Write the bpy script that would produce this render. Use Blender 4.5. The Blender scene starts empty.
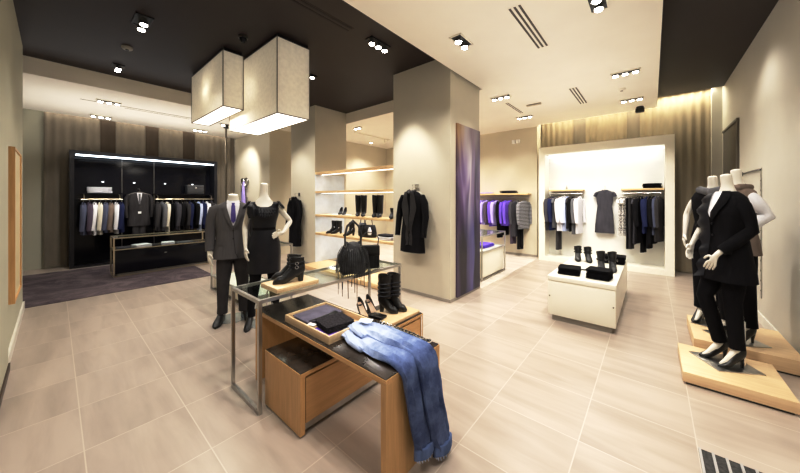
import bpy, bmesh, math, random
from math import sin, cos, pi, radians, sqrt, atan2
from mathutils import Vector, Matrix, Euler
random.seed(7)
SC = bpy.context.scene
COL = SC.collection

# ---------------------------------------------------------------- materials
def _nt(name):
    m = bpy.data.materials.new(name); m.use_nodes = True
    nt = m.node_tree; b = nt.nodes['Principled BSDF']
    return m, nt, b
def N(nt, typ, **kw):
    n = nt.nodes.new(typ)
    for k, v in kw.items():
        if k in n.inputs: n.inputs[k].default_value = v
        else: setattr(n, k, v)
    return n
def c4(c): return (c[0], c[1], c[2], 1.0)
def plain(name, col, rough=.5, metal=0., var=.06, scale=8., bump=0., bscale=60., spec=.5, stretch=(1,1,1), coat=0.):
    m, nt, b = _nt(name)
    tc = N(nt, 'ShaderNodeTexCoord'); mp = N(nt, 'ShaderNodeMapping'); mp.inputs['Scale'].default_value = stretch
    nt.links.new(tc.outputs['Object'], mp.inputs['Vector'])
    no = N(nt, 'ShaderNodeTexNoise', Scale=scale, Detail=4.0)
    nt.links.new(mp.outputs[0], no.inputs['Vector'])
    r = N(nt, 'ShaderNodeValToRGB')
    r.color_ramp.elements[0].position = .3; r.color_ramp.elements[1].position = .7
    r.color_ramp.elements[0].color = c4([max(0, x*(1-var)) for x in col]); r.color_ramp.elements[1].color = c4([min(1, x*(1+var)) for x in col])
    nt.links.new(no.outputs['Fac'], r.inputs[0]); nt.links.new(r.outputs[0], b.inputs['Base Color'])
    b.inputs['Roughness'].default_value = rough; b.inputs['Metallic'].default_value = metal
    b.inputs['Specular IOR Level'].default_value = spec; b.inputs['Coat Weight'].default_value = coat
    if bump:
        n2 = N(nt, 'ShaderNodeTexNoise', Scale=bscale, Detail=3.0); nt.links.new(mp.outputs[0], n2.inputs['Vector'])
        bp = N(nt, 'ShaderNodeBump', Strength=bump, Distance=.01)
        nt.links.new(n2.outputs['Fac'], bp.inputs['Height']); nt.links.new(bp.outputs[0], b.inputs['Normal'])
    return m
def wood(name, c1, c2, axis=0, rough=.42, sc=2.2):
    m, nt, b = _nt(name)
    tc = N(nt, 'ShaderNodeTexCoord'); mp = N(nt, 'ShaderNodeMapping')
    s = [26, 26, 26]; s[axis] = 1.6; mp.inputs['Scale'].default_value = s
    nt.links.new(tc.outputs['Object'], mp.inputs['Vector'])
    no = N(nt, 'ShaderNodeTexNoise', Scale=sc, Detail=6.0, Roughness=.6, Distortion=.6)
    nt.links.new(mp.outputs[0], no.inputs['Vector'])
    r = N(nt, 'ShaderNodeValToRGB'); e = r.color_ramp.elements
    e[0].position = .3; e[0].color = c4(c1); e[1].position = .72; e[1].color = c4(c2)
    nt.links.new(no.outputs['Fac'], r.inputs[0]); nt.links.new(r.outputs[0], b.inputs['Base Color'])
    b.inputs['Roughness'].default_value = rough
    bp = N(nt, 'ShaderNodeBump', Strength=.08, Distance=.003)
    nt.links.new(no.outputs['Fac'], bp.inputs['Height']); nt.links.new(bp.outputs[0], b.inputs['Normal'])
    return m
def emis(name, col, st):
    m, nt, b = _nt(name)
    b.inputs['Base Color'].default_value = c4(col); b.inputs['Emission Color'].default_value = c4(col); b.inputs['Emission Strength'].default_value = st
    return m
def glass(name, col=(.9,.97,.95), alpha=.18, rough=.03):
    m, nt, b = _nt(name)
    out = nt.nodes['Material Output']
    tr = N(nt, 'ShaderNodeBsdfTransparent'); tr.inputs[0].default_value = c4(col)
    gl = N(nt, 'ShaderNodeBsdfGlossy'); gl.inputs['Roughness'].default_value = rough
    fr = N(nt, 'ShaderNodeLayerWeight', Blend=.5); pw = N(nt, 'ShaderNodeMath', operation='POWER'); pw.inputs[1].default_value = 4.0
    nt.links.new(fr.outputs['Facing'], pw.inputs[0])
    ad = N(nt, 'ShaderNodeMath', operation='MULTIPLY_ADD'); ad.inputs[1].default_value = .5; ad.inputs[2].default_value = .04
    nt.links.new(pw.outputs[0], ad.inputs[0])
    mx = N(nt, 'ShaderNodeMixShader'); nt.links.new(ad.outputs[0], mx.inputs[0])
    nt.links.new(tr.outputs[0], mx.inputs[1]); nt.links.new(gl.outputs[0], mx.inputs[2]); nt.links.new(mx.outputs[0], out.inputs['Surface'])
    return m

def floor_mat(name, ox, oy, w, h, base, dark, grout, rough=.33, gw=.006):
    m, nt, b = _nt(name)
    geo = N(nt, 'ShaderNodeNewGeometry'); sp = N(nt, 'ShaderNodeSeparateXYZ'); nt.links.new(geo.outputs['Position'], sp.inputs[0])
    def M(op, a, bb=None, c=None):
        n = N(nt, 'ShaderNodeMath', operation=op)
        for i, v in enumerate((a, bb, c)):
            if v is None: continue
            if isinstance(v, (int, float)): n.inputs[i].default_value = v
            else: nt.links.new(v, n.inputs[i])
        return n.outputs[0]
    u = M('DIVIDE', M('SUBTRACT', sp.outputs[0], ox), w); v = M('DIVIDE', M('SUBTRACT', sp.outputs[1], oy), h)
    fu = M('FRACT', u); fv = M('FRACT', v)
    du = M('MULTIPLY', M('MINIMUM', fu, M('SUBTRACT', 1.0, fu)), w); dv = M('MULTIPLY', M('MINIMUM', fv, M('SUBTRACT', 1.0, fv)), h)
    line = M('LESS_THAN', M('MINIMUM', du, dv), gw/2)
    cb = N(nt, 'ShaderNodeCombineXYZ'); nt.links.new(M('FLOOR', u), cb.inputs[0]); nt.links.new(M('FLOOR', v), cb.inputs[1])
    wn = N(nt, 'ShaderNodeTexWhiteNoise', noise_dimensions='3D'); nt.links.new(cb.outputs[0], wn.inputs['Vector'])
    # veins, offset per tile
    va = N(nt, 'ShaderNodeVectorMath', operation='MULTIPLY_ADD'); nt.links.new(wn.outputs['Color'], va.inputs[0]); va.inputs[1].default_value = (9, 9, 9)
    mp = N(nt, 'ShaderNodeMapping'); mp.inputs['Scale'].default_value = (.9, 5.5, 1); mp.inputs['Rotation'].default_value = (0, 0, radians(6))
    nt.links.new(geo.outputs['Position'], mp.inputs['Vector']); nt.links.new(mp.outputs[0], va.inputs[2])
    no = N(nt, 'ShaderNodeTexNoise', Scale=1.2, Detail=5.0, Roughness=.55, Distortion=.4); nt.links.new(va.outputs[0], no.inputs['Vector'])
    f = M('ADD', M('MULTIPLY', no.outputs['Fac'], 1.15), M('MULTIPLY', M('SUBTRACT', wn.outputs['Value'], .5), .16))
    r = N(nt, 'ShaderNodeValToRGB'); e = r.color_ramp.elements
    e[0].position = .35; e[0].color = c4(dark); e[1].position = .72; e[1].color = c4(base); nt.links.new(f, r.inputs[0])
    mx = N(nt, 'ShaderNodeMix', data_type='RGBA'); nt.links.new(line, mx.inputs[0]); nt.links.new(r.outputs[0], mx.inputs[6]); mx.inputs[7].default_value = c4(grout)
    nt.links.new(mx.outputs[2], b.inputs['Base Color'])
    b.inputs['Roughness'].default_value = rough
    return m

M = {}
M['floor'] = floor_mat('beige_porcelain_tiles', .208, .114, .5535, .497, (.47,.402,.348), (.375,.316,.27), (.555,.49,.425))
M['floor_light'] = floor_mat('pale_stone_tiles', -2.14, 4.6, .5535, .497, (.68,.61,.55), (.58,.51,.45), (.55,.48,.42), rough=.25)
M['wall'] = plain('beige_paint', (.585,.545,.455), .7, var=.03, scale=2, bump=.02)
M['wall_warm'] = plain('warm_cream_paint', (.65,.60,.49), .7, var=.03, scale=2)
M['wall_grey'] = plain('grey_green_paint', (.50,.49,.40), .7, var=.03, scale=2)
M['wall_pale'] = plain('pale_grey_paint', (.56,.54,.485), .65, var=.03, scale=2)
M['ceil'] = plain('off_white_ceiling_paint', (.86,.82,.745), .8, var=.02, scale=2)
M['ceil_dark'] = plain('dark_brown_ceiling_paint', (.019,.0095,.009), .55, var=.05, scale=3)
M['white'] = plain('warm_white_lacquer', (.86,.83,.73), .3, var=.02, scale=3)
M['whiteback'] = plain('cool_white_panel', (.80,.80,.76), .5, var=.02, scale=3)
M['steel'] = plain('brushed_steel', (.55,.54,.52), .28, metal=1., var=.08, scale=30, stretch=(1,1,.1))
M['steel_dark'] = plain('dark_steel', (.25,.24,.23), .35, metal=1.)
M['chrome'] = plain('polished_chrome', (.8,.8,.8), .12, metal=1., var=.02)
M['brass'] = plain('warm_metal_rail', (.62,.55,.42), .3, metal=1., var=.04)
M['oak'] = wood('honey_oak_veneer', (.56,.34,.15), (.70,.45,.215), axis=0)
M['oak_z'] = wood('honey_oak_upright_grain', (.55,.33,.14), (.68,.43,.20), axis=2)
M['oak_y'] = wood('honey_oak_cross_grain', (.54,.32,.135), (.68,.43,.20), axis=1)
M['maple'] = wood('pale_maple', (.68,.50,.31), (.79,.61,.40), axis=0)
M['maple_shelf'] = wood('pale_shelf_wood', (.62,.44,.24), (.74,.55,.33), axis=0)
M['granite'] = plain('dark_brown_stone_top', (.040,.029,.022), .22, var=.45, scale=14, spec=.5)
M['blackgloss'] = plain('black_gloss_lacquer', (.008,.008,.012), .10, var=.1, spec=.22)
M['blackmatte'] = plain('black_panel', (.012,.012,.016), .35, var=.1)
M['plastic'] = plain('mannequin_white', (.80,.77,.70), .35, var=.01)
M['glass'] = glass('clear_glass')
M['mirror'] = plain('mirror_glass', (.85,.85,.82), .03, metal=1., var=.0)
M['lampcloth_cool'] = plain('woven_lampshade_fabric', (.74,.71,.65), .8, var=.10, scale=22, bump=.3, bscale=150)
_m = M['lampcloth_cool'].node_tree; _m.nodes['Principled BSDF'].inputs['Emission Color'].default_value = (.95,.88,.76,1); _m.nodes['Principled BSDF'].inputs['Emission Strength'].default_value = .17; _tl = N(_m, 'ShaderNodeBsdfTranslucent'); _tl.inputs[0].default_value = (.8,.76,.68,1); _mx = N(_m, 'ShaderNodeMixShader'); _mx.inputs[0].default_value = .35  # faint emission brightens the fabric as if lit from inside
_m.links.new(_m.nodes['Principled BSDF'].outputs[0], _mx.inputs[1]); _m.links.new(_tl.outputs[0], _mx.inputs[2]); _m.links.new(_mx.outputs[0], _m.nodes['Material Output'].inputs['Surface'])
M['lampglow'] = emis('glowing_diffuser', (1., .97, .92), 1.6)
M['bulb'] = emis('lamp_bulb', (1., .95, .86), 22.)
M['led'] = emis('cool_led_strip', (.80, .90, 1.), 4.)
M['ledw'] = emis('white_led_strip', (.93, .96, 1.), 2.2)
M['ledsoft'] = emis('soft_white_light', (.9, .95, 1.), 2.6)
M['cove'] = emis('warm_cove_light', (1., .93, .72), 5.)
M['black'] = plain('black_plastic', (.012,.012,.012), .4)
M['vent'] = plain('vent_shadow', (.09,.075,.06), .6)
M['ventdark'] = plain('dark_vent_shadow', (.012,.008,.008), .7)
M['base'] = plain('baseboard_grey', (.33,.30,.26), .4)
M['basew'] = plain('baseboard_white', (.72,.70,.64), .4)
M['paper'] = plain('white_paper', (.85,.85,.84), .6, var=.01)
M['lit'] = plain('cream_mirror_reflection', (.80,.70,.48), .35, var=.03)  # flat cream stands in for the bright reflection in the wall mirror
def cloth(name, c, rough=.9, var=.18, scale=14, bump=.35, bscale=45, st=(1,1,.35), spec=.12):
    return plain(name, c, rough, var=var, scale=scale, bump=bump, bscale=bscale, stretch=st, spec=spec)
FAB = dict(
 black=cloth('black_cloth', (.008,.0075,.009)), charcoal=cloth('charcoal_cloth', (.052,.048,.050)),
 grey=cloth('grey_cloth', (.15,.15,.16)), slate=cloth('slate_blue_cloth', (.10,.11,.17)),
 navy=cloth('navy_cloth', (.022,.028,.085)), white=cloth('white_cloth', (.80,.80,.84), var=.06),
 cream=cloth('cream_cloth', (.74,.70,.60), var=.06), taupe=cloth('taupe_cloth', (.22,.17,.14)),
 purple=cloth('purple_cloth', (.20,.11,.62), var=.25), lilac=cloth('lilac_cloth', (.50,.42,.85), var=.15),
 plum=cloth('plum_grey_cloth', (.11,.085,.12)), lightblue=cloth('pale_blue_cloth', (.55,.62,.85), var=.08),
 dkgrey=cloth('dark_grey_cloth', (.075,.072,.085)))
FAB['suit'] = cloth('grey_suiting', (.115,.108,.112), var=.08, scale=60, st=(1,1,.06))
FAB['dress'] = plain('black_satin', (.010,.010,.014), .45, spec=.35, var=.2)
FAB['tweed'] = cloth('dark_knitted_wool', (.04,.035,.04), var=.6, scale=70, bump=.6, bscale=120, st=(1,1,1))
FAB['curtain'] = cloth('taupe_curtain', (.30,.255,.185), var=.08, scale=5, bump=.1, bscale=20)
FAB['curtain_d'] = cloth('brown_curtain', (.085,.064,.047), var=.1, scale=5, bump=.1, bscale=20)
FAB['curtain_m'] = cloth('grey_brown_curtain', (.22,.19,.15), var=.1, scale=5, bump=.1, bscale=20)
FAB['leather'] = plain('black_leather', (.010,.009,.009), .32, var=.2, bump=.3, bscale=60)
FAB['leather_g'] = plain('distressed_grey_leather', (.028,.028,.030), .30, var=.95, scale=16, bump=.5, bscale=40)
FAB['beige'] = plain('nude_leather', (.62,.45,.33), .4)
FAB['white_trim'] = plain('white_satin', (.75,.75,.76), .4)
def denim():
    m, nt, b = _nt('washed_denim_lit_top')
    tc = N(nt, 'ShaderNodeTexCoord')
    no = N(nt, 'ShaderNodeTexNoise', Scale=7.0, Detail=6.0, Roughness=.7); nt.links.new(tc.outputs['Object'], no.inputs['Vector'])
    sp = N(nt, 'ShaderNodeSeparateXYZ'); nt.links.new(tc.outputs['Object'], sp.inputs[0])
    a = N(nt, 'ShaderNodeMapRange'); a.inputs['From Min'].default_value = .0; a.inputs['From Max'].default_value = .56; a.inputs['To Min'].default_value = .62; a.inputs['To Max'].default_value = -.06  # light on the tabletop part put into the colour, hanging part deeper blue
    nt.links.new(sp.outputs[0], a.inputs[0])
    ad = N(nt, 'ShaderNodeMath', operation='ADD'); nt.links.new(no.outputs['Fac'], ad.inputs[0]); nt.links.new(a.outputs[0], ad.inputs[1])
    r = N(nt, 'ShaderNodeValToRGB'); e = r.color_ramp.elements
    e[0].position = .35; e[0].color = (.05,.075,.19,1); e[1].position = 1.0; e[1].color = (.46,.54,.74,1)
    x = e.new(.62); x.color = (.135,.19,.37,1)
    nt.links.new(ad.outputs[0], r.inputs[0]); nt.links.new(r.outputs[0], b.inputs['Base Color']); b.inputs['Roughness'].default_value = .85
    n2 = N(nt, 'ShaderNodeTexNoise', Scale=30.0, Detail=3.0); nt.links.new(tc.outputs['Object'], n2.inputs['Vector'])
    bp = N(nt, 'ShaderNodeBump', Strength=.4, Distance=.01); nt.links.new(n2.outputs['Fac'], bp.inputs['Height']); nt.links.new(bp.outputs[0], b.inputs['Normal'])
    return m
M['denim'] = denim()
def striped(name, c1, c2, sc, axis='Z', thr=.5):
    m, nt, b = _nt(name)
    tc = N(nt, 'ShaderNodeTexCoord'); w = N(nt, 'ShaderNodeTexWave', Scale=sc, Distortion=1.5, bands_direction=axis)
    nt.links.new(tc.outputs['Object'], w.inputs['Vector'])
    r = N(nt, 'ShaderNodeValToRGB'); e = r.color_ramp.elements; r.color_ramp.interpolation = 'CONSTANT'
    e[0].position = 0; e[0].color = c4(c1); e[1].position = thr; e[1].color = c4(c2)
    nt.links.new(w.outputs['Fac'], r.inputs[0]); nt.links.new(r.outputs[0], b.inputs['Base Color']); b.inputs['Roughness'].default_value = .85
    return m
FAB['stripe'] = striped('grey_striped_knit', (.03,.03,.035), (.40,.40,.43), 9)
def spotted(name, c1, c2, sc):
    m, nt, b = _nt(name)
    tc = N(nt, 'ShaderNodeTexCoord'); w = N(nt, 'ShaderNodeTexNoise', Scale=sc, Detail=1.0)
    nt.links.new(tc.outputs['Object'], w.inputs['Vector'])
    r = N(nt, 'ShaderNodeValToRGB'); e = r.color_ramp.elements; e[0].position = .5; e[0].color = c4(c1); e[1].position = .54; e[1].color = c4(c2)
    nt.links.new(w.outputs['Fac'], r.inputs[0]); nt.links.new(r.outputs[0], b.inputs['Base Color']); b.inputs['Roughness'].default_value = .85
    return m
FAB['print'] = spotted('black_white_print', (.78,.76,.72), (.10,.09,.09), 45)
def rug_mat():
    m, nt, b = _nt('mottled_plum_rug')
    tc = N(nt, 'ShaderNodeTexCoord'); n1 = N(nt, 'ShaderNodeTexNoise', Scale=2.2, Detail=7.0, Roughness=.65, Distortion=1.2); nt.links.new(tc.outputs['Object'], n1.inputs['Vector'])
    r = N(nt, 'ShaderNodeValToRGB'); e = r.color_ramp.elements; e[0].position = .36; e[0].color = (.045,.030,.040,1); e[1].position = .66; e[1].color = (.17,.13,.14,1)
    nt.links.new(n1.outputs['Fac'], r.inputs[0]); nt.links.new(r.outputs[0], b.inputs['Base Color']); b.inputs['Roughness'].default_value = .95
    n2 = N(nt, 'ShaderNodeTexNoise', Scale=180.0, Detail=2.0); nt.links.new(tc.outputs['Object'], n2.inputs['Vector'])
    bp = N(nt, 'ShaderNodeBump', Strength=.6, Distance=.01); nt.links.new(n2.outputs['Fac'], bp.inputs['Height']); nt.links.new(bp.outputs[0], b.inputs['Normal'])
    return m
M['rug'] = rug_mat()
def poster_mat():
    # out of focus colour fields: object Y across the print, Z up
    m, nt, b = _nt('blurred_violet_print')
    tc = N(nt, 'ShaderNodeTexCoord'); sp = N(nt, 'ShaderNodeSeparateXYZ'); nt.links.new(tc.outputs['Object'], sp.inputs[0])
    mp = N(nt, 'ShaderNodeMapping'); mp.inputs['Scale'].default_value = (1, 2.6, .55); nt.links.new(tc.outputs['Object'], mp.inputs['Vector'])
    n1 = N(nt, 'ShaderNodeTexNoise', Scale=1.6, Detail=1.5, Roughness=.4, Distortion=1.2); nt.links.new(mp.outputs[0], n1.inputs['Vector'])
    def ramp(cols):
        r = N(nt, 'ShaderNodeValToRGB'); e = r.color_ramp.elements; r.color_ramp.interpolation = 'EASE'
        e[0].position, e[0].color = cols[0][0], c4(cols[0][1]); e[1].position, e[1].color = cols[-1][0], c4(cols[-1][1])
        for p_, c_ in cols[1:-1]: q = e.new(p_); q.color = c4(c_)
        return r
    def madd(a, k, c):
        n = N(nt, 'ShaderNodeMath', operation='MULTIPLY_ADD'); nt.links.new(a, n.inputs[0]); n.inputs[1].default_value = k
        if isinstance(c, float): n.inputs[2].default_value = c
        else: nt.links.new(c, n.inputs[2])
        return n.outputs[0]
    y = madd(sp.outputs[1], 1.33, .5); yn = madd(n1.outputs['Fac'], .55, madd(sp.outputs[1], 1.33, .225))
    top = ramp([(0, (.55,.30,.10)), (.18, (.62,.46,.30)), (.42, (.55,.47,.50)), (.62, (.30,.22,.28)), (.8, (.42,.36,.42)), (1, (.16,.12,.16))])
    mid = ramp([(0, (.10,.05,.12)), (.2, (.22,.11,.34)), (.36, (.42,.30,.58)), (.52, (.80,.76,.84)), (.66, (.36,.26,.46)), (.82, (.07,.04,.11)), (1, (.22,.16,.34))])
    low = ramp([(0, (.10,.06,.14)), (.25, (.02,.012,.03)), (.45, (.10,.08,.24)), (.62, (.14,.12,.40)), (.8, (.02,.015,.045)), (1, (.05,.03,.09))])
    for r in (top, mid, low): nt.links.new(yn, r.inputs[0])
    z = madd(n1.outputs['Fac'], .35, madd(sp.outputs[2], .39, -.175))
    f1 = N(nt, 'ShaderNodeMapRange', interpolation_type='SMOOTHSTEP'); f1.inputs['From Min'].default_value = .72; f1.inputs['From Max'].default_value = 1.02; nt.links.new(z, f1.inputs[0])
    f0 = N(nt, 'ShaderNodeMapRange', interpolation_type='SMOOTHSTEP'); f0.inputs['From Min'].default_value = .30; f0.inputs['From Max'].default_value = .68; nt.links.new(z, f0.inputs[0])
    a = N(nt, 'ShaderNodeMix', data_type='RGBA'); nt.links.new(f0.outputs[0], a.inputs[0]); nt.links.new(low.outputs[0], a.inputs[6]); nt.links.new(mid.outputs[0], a.inputs[7])
    c = N(nt, 'ShaderNodeMix', data_type='RGBA'); nt.links.new(f1.outputs[0], c.inputs[0]); nt.links.new(a.outputs[2], c.inputs[6]); nt.links.new(top.outputs[0], c.inputs[7])
    hs = N(nt, 'ShaderNodeHueSaturation'); hs.inputs['Value'].default_value = .62; hs.inputs['Saturation'].default_value = .9; nt.links.new(c.outputs[2], hs.inputs['Color']); nt.links.new(hs.outputs[0], b.inputs['Base Color']); b.inputs['Roughness'].default_value = .35
    return m
M['poster'] = poster_mat()

# ---------------------------------------------------------------- mesh helpers
class MB:
    def __init__(s): s.v = []; s.f = []
    def add(s, vs, fs):
        o = len(s.v); s.v += [tuple(q) for q in vs]; s.f += [tuple(o+i for i in f) for f in fs]; return s
    def box(s, x0, x1, y0, y1, z0, z1, bev=0.):
        bm = bmesh.new(); bmesh.ops.create_cube(bm, size=1.)
        for v in bm.verts: v.co = Vector(((x0+x1)/2+v.co.x*(x1-x0), (y0+y1)/2+v.co.y*(y1-y0), (z0+z1)/2+v.co.z*(z1-z0)))
        if bev: bmesh.ops.bevel(bm, geom=bm.edges[:], offset=bev, segments=2, affect='EDGES', profile=.5)
        bm.verts.index_update()
        s.add([v.co for v in bm.verts], [[v.index for v in f.verts] for f in bm.faces]); bm.free(); return s
    def loft(s, rings, cap=True, closed=True):
        n = len(rings[0]); vs = [p for r in rings for p in r]; fs = []
        for i in range(len(rings)-1):
            for j in range(n if closed else n-1):
                a = i*n+j; b = i*n+(j+1) % n
                fs.append((a, b, b+n, a+n))
        if cap and closed:
            fs.append(tuple(range(n-1, -1, -1))); fs.append(tuple((len(rings)-1)*n+j for j in range(n)))
        return s.add(vs, fs)
    def tube(s, path, rad, n=8, cap=True, flat=1., up=None):
        path = [Vector(p) for p in path]; m = len(path)
        if not isinstance(rad, (list, tuple)): rad = [rad]*m
        rings = []; pu = None
        for i, p in enumerate(path):
            t = (path[min(i+1, m-1)]-path[max(i-1, 0)]).normalized()
            if pu is None:
                u = Vector(up) if up else (Vector((0, 0, 1)) if abs(t.z) < .9 else Vector((1, 0, 0)))
            else: u = pu
            u = (u-t*u.dot(t)); u = u.normalized() if u.length > 1e-6 else t.orthogonal().normalized()
            w = t.cross(u); pu = u
            rings.append([p+u*rad[i]*flat*cos(2*pi*k/n)+w*rad[i]*sin(2*pi*k/n) for k in range(n)])
        return s.loft(rings, cap)
    def cyl(s, x, y, z0, z1, r, n=20, r2=None):
        r2 = r if r2 is None else r2
        return s.loft([[(x+q*cos(2*pi*k/n), y+q*sin(2*pi*k/n), z) for k in range(n)] for z, q in ((z0, r), (z1, r2))])
    def lathe(s, x, y, prof, n=20):
        return s.loft([[(x+q*cos(2*pi*k/n), y+q*sin(2*pi*k/n), z) for k in range(n)] for z, q in prof])
    def xf(s, mat):
        s.v = [tuple(mat @ Vector(q)) for q in s.v]; return s
    def build(s, name, mat, parent=None, world=False, smooth=True, ang=38):
        me = bpy.data.meshes.new(name)
        off = Vector((0, 0, 0))
        if world and parent is not None: off = parent['_w'] if False else wloc(parent)
        me.from_pydata([tuple(Vector(q)-off) for q in s.v], [], s.f); me.validate()
        bm = bmesh.new(); bm.from_mesh(me); bmesh.ops.recalc_face_normals(bm, faces=bm.faces[:]); bm.to_mesh(me); bm.free()
        if smooth:
            for p in me.polygons: p.use_smooth = True
            me.set_sharp_from_angle(angle=radians(ang))
        me.materials.append(mat)
        o = bpy.data.objects.new(name, me); COL.objects.link(o)
        if parent is not None: o.parent = parent
        return o
def wloc(o):
    v = Vector((0, 0, 0))
    while o is not None: v = v+o.location; o = o.parent
    return v
def tag(o, label, cat, group=None, kind=None):
    o['label'] = label; o['category'] = cat
    if group: o['group'] = group
    if kind: o['kind'] = kind
    return o
def thing(name, label, cat, loc=(0, 0, 0), rz=0, group=None):
    o = bpy.data.objects.new(name, None); COL.objects.link(o); o.empty_display_size = .1
    o.location = loc; o.rotation_euler = (0, 0, rz)
    return tag(o, label, cat, group)
def solo(name, mb, mat, label, cat, loc=(0, 0, 0), group=None, rz=0, **kw):
    # thing made of one mesh, built in local coordinates
    o = mb.build(name, mat, **kw); o.location = loc; o.rotation_euler = (0, 0, rz)
    return tag(o, label, cat, group)
def struct(name, mb, mat, **kw):
    o = mb.build(name, mat, **kw); o['kind'] = 'structure'; return o
def kids(o): return [c for c in bpy.data.objects if c.parent == o]
CHILD = {}
def copy_tree(o, parent=None):
    c = o.copy(); COL.objects.link(c)
    if parent is not None: c.parent = parent
    for ch in kids(o): copy_tree(ch, c)
    return c
def recolor(o, mat):
    o.material_slots[0].link = 'OBJECT'; o.material_slots[0].material = mat
def B(*a, bev=0.): return MB().box(*a, bev=bev)
# ================================================================ the room
struct('floor', B(-10, 1.2, -3.2, 8.4, -.1, 0), M['floor'], smooth=False)
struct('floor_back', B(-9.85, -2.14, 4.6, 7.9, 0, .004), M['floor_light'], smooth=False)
struct('wall_left', B(-6.46, -3.2, -.42, -.28, 0, 3.6), M['wall_grey'], smooth=False)
struct('trim_1', B(-4.26, -3.2, -.28, -.262, .02, 3.55), M['wall_grey'], smooth=False)
struct('trim_2', B(-4.27, -3.2, -.28, -.252, 0, .06), plain('dark_wood_skirting', (.06,.035,.02), .4), smooth=False)
struct('baseboard_left', B(-6.475, -4.27, -.28, -.262, 0, .10), M['basew'], smooth=False)
struct('wall_back_left', B(-10, -9.85, -2, 5.6, 0, 3.6), M['wall_grey'], smooth=False)
struct('wall_side_left', B(-9.85, -6.46, -2.1, -2, 0, 3.6), M['wall_grey'], smooth=False)
struct('wall_corridor', B(-9.85, -7.4, 5.6, 7.9, 0, 3.6), M['wall_warm'], smooth=False)
struct('wall_partition', B(-9.85, -7.5, 3.6, 4.3, 0, 3.3), M['wall_warm'], smooth=False)
struct('baseboard_partition', B(-9.85, -7.49, 3.585, 3.6, 0, .08), M['basew'], smooth=False)
struct('wall_back', B(-7.4, -2.2, 7.9, 8.3, 0, 3.6), M['wall_warm'], smooth=False)
struct('wall_back_right', B(-2.2, 1.2, 8.28, 8.4, 0, 3.65), M['wall_warm'], smooth=False)
struct('baseboard_back', B(-7.4, -2.2, 7.885, 7.9, 0, .06), M['base'], smooth=False)
struct('wall_right', B(1.0, 1.2, -3.2, 8.28, 0, 3.65), M['wall_pale'], smooth=False)
struct('baseboard_right', B(.985, 1.0, -3, 8.1, 0, .11), M['basew'], smooth=False)
struct('trim_3', B(.86, 1.0, 8.08, 8.28, 0, 3.6), M['wall_pale'], smooth=False)
struct('wall_front', B(-3.2, 1.2, -3.2, -3.0, 0, 3.6), M['wall'], smooth=False)
struct('wall_front_left', B(-3.3, -3.2, -3.2, -.28, 0, 3.6), M['wall'], smooth=False)
struct('wall_pillar_front', B(-3.28, -2.19, 3.67, 4.6, 0, 3.56), M['wall'], smooth=False)
struct('wall_pillar_middle', B(-6.67, -5.65, 3.73, 4.6, 0, 3.56), M['wall'], smooth=False)
struct('baseboard_pillar_front', B(-3.29, -2.18, 3.66, 4.61, 0, .045), M['base'], smooth=False)
struct('baseboard_pillar_middle', B(-6.68, -5.64, 3.72, 4.61, 0, .045), M['base'], smooth=False)
# ceilings: two dark recesses between lower light bands
struct('ceiling_dark_left', B(-6.86, -2.14, -3.2, 4.6, 3.55, 3.75), M['ceil_dark'], smooth=False)
struct('ceiling_dark_right', B(.078, 1.2, -3.2, 7.95, 3.55, 3.75), M['ceil_dark'], smooth=False)
struct('ceiling', B(-2.14, .078, -3.2, 7.75, 3.3, 3.75), M['ceil'], smooth=False)
struct('ceiling_left', B(-9.62, -6.86, -2.1, 4.6, 3.3, 3.75), M['ceil'], smooth=False)
struct('ceiling_back', B(-9.85, -2.14, 4.6, 7.9, 3.3, 3.75), M['ceil'], smooth=False)
struct('ceiling_slab', B(-10, 1.2, -3.2, 8.4, 3.75, 3.8), M['ceil'], smooth=False)
struct('trim_4', B(-7.9, -7.88, .3, 4.0, 3.296, 3.3), M['vent'], smooth=False)
struct('window_1', B(.985, 1.0, 6.72, 7.9, .11, 2.68), plain('dark_bronze_glass', (.07,.06,.045), .15), smooth=False)
struct('trim_5', B(.97, 1.0, 6.69, 6.72, .11, 2.71).box(.97, 1.0, 6.72, 7.93, 2.68, 2.71), plain('bronze_frame', (.16,.14,.11), .4), smooth=False)
# far doorway with a dark frame
dr = thing('door_1', 'dark framed doorway in the far wall behind the mannequins', 'door', (-9.85, 5.09, 0)); del dr['label']; del dr['category']; dr['kind'] = 'structure'
B(0, .05, -.30, -.24, 0, 2.4).box(0, .05, .22, .28, 0, 2.4).box(0, .05, -.30, .28, 2.34, 2.4).build('door_frame', plain('dark_brown_frame', (.10,.075,.05), .4), dr, smooth=False)
B(0, .02, -.24, .22, 1.75, 2.34).build('transom', plain('brown_panel', (.16,.13,.085), .4), dr, smooth=False)
B(0, .02, -.24, .22, 0, 1.75).build('door_panel', plain('cream_door', (.5,.46,.33), .3), dr, smooth=False)

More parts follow.
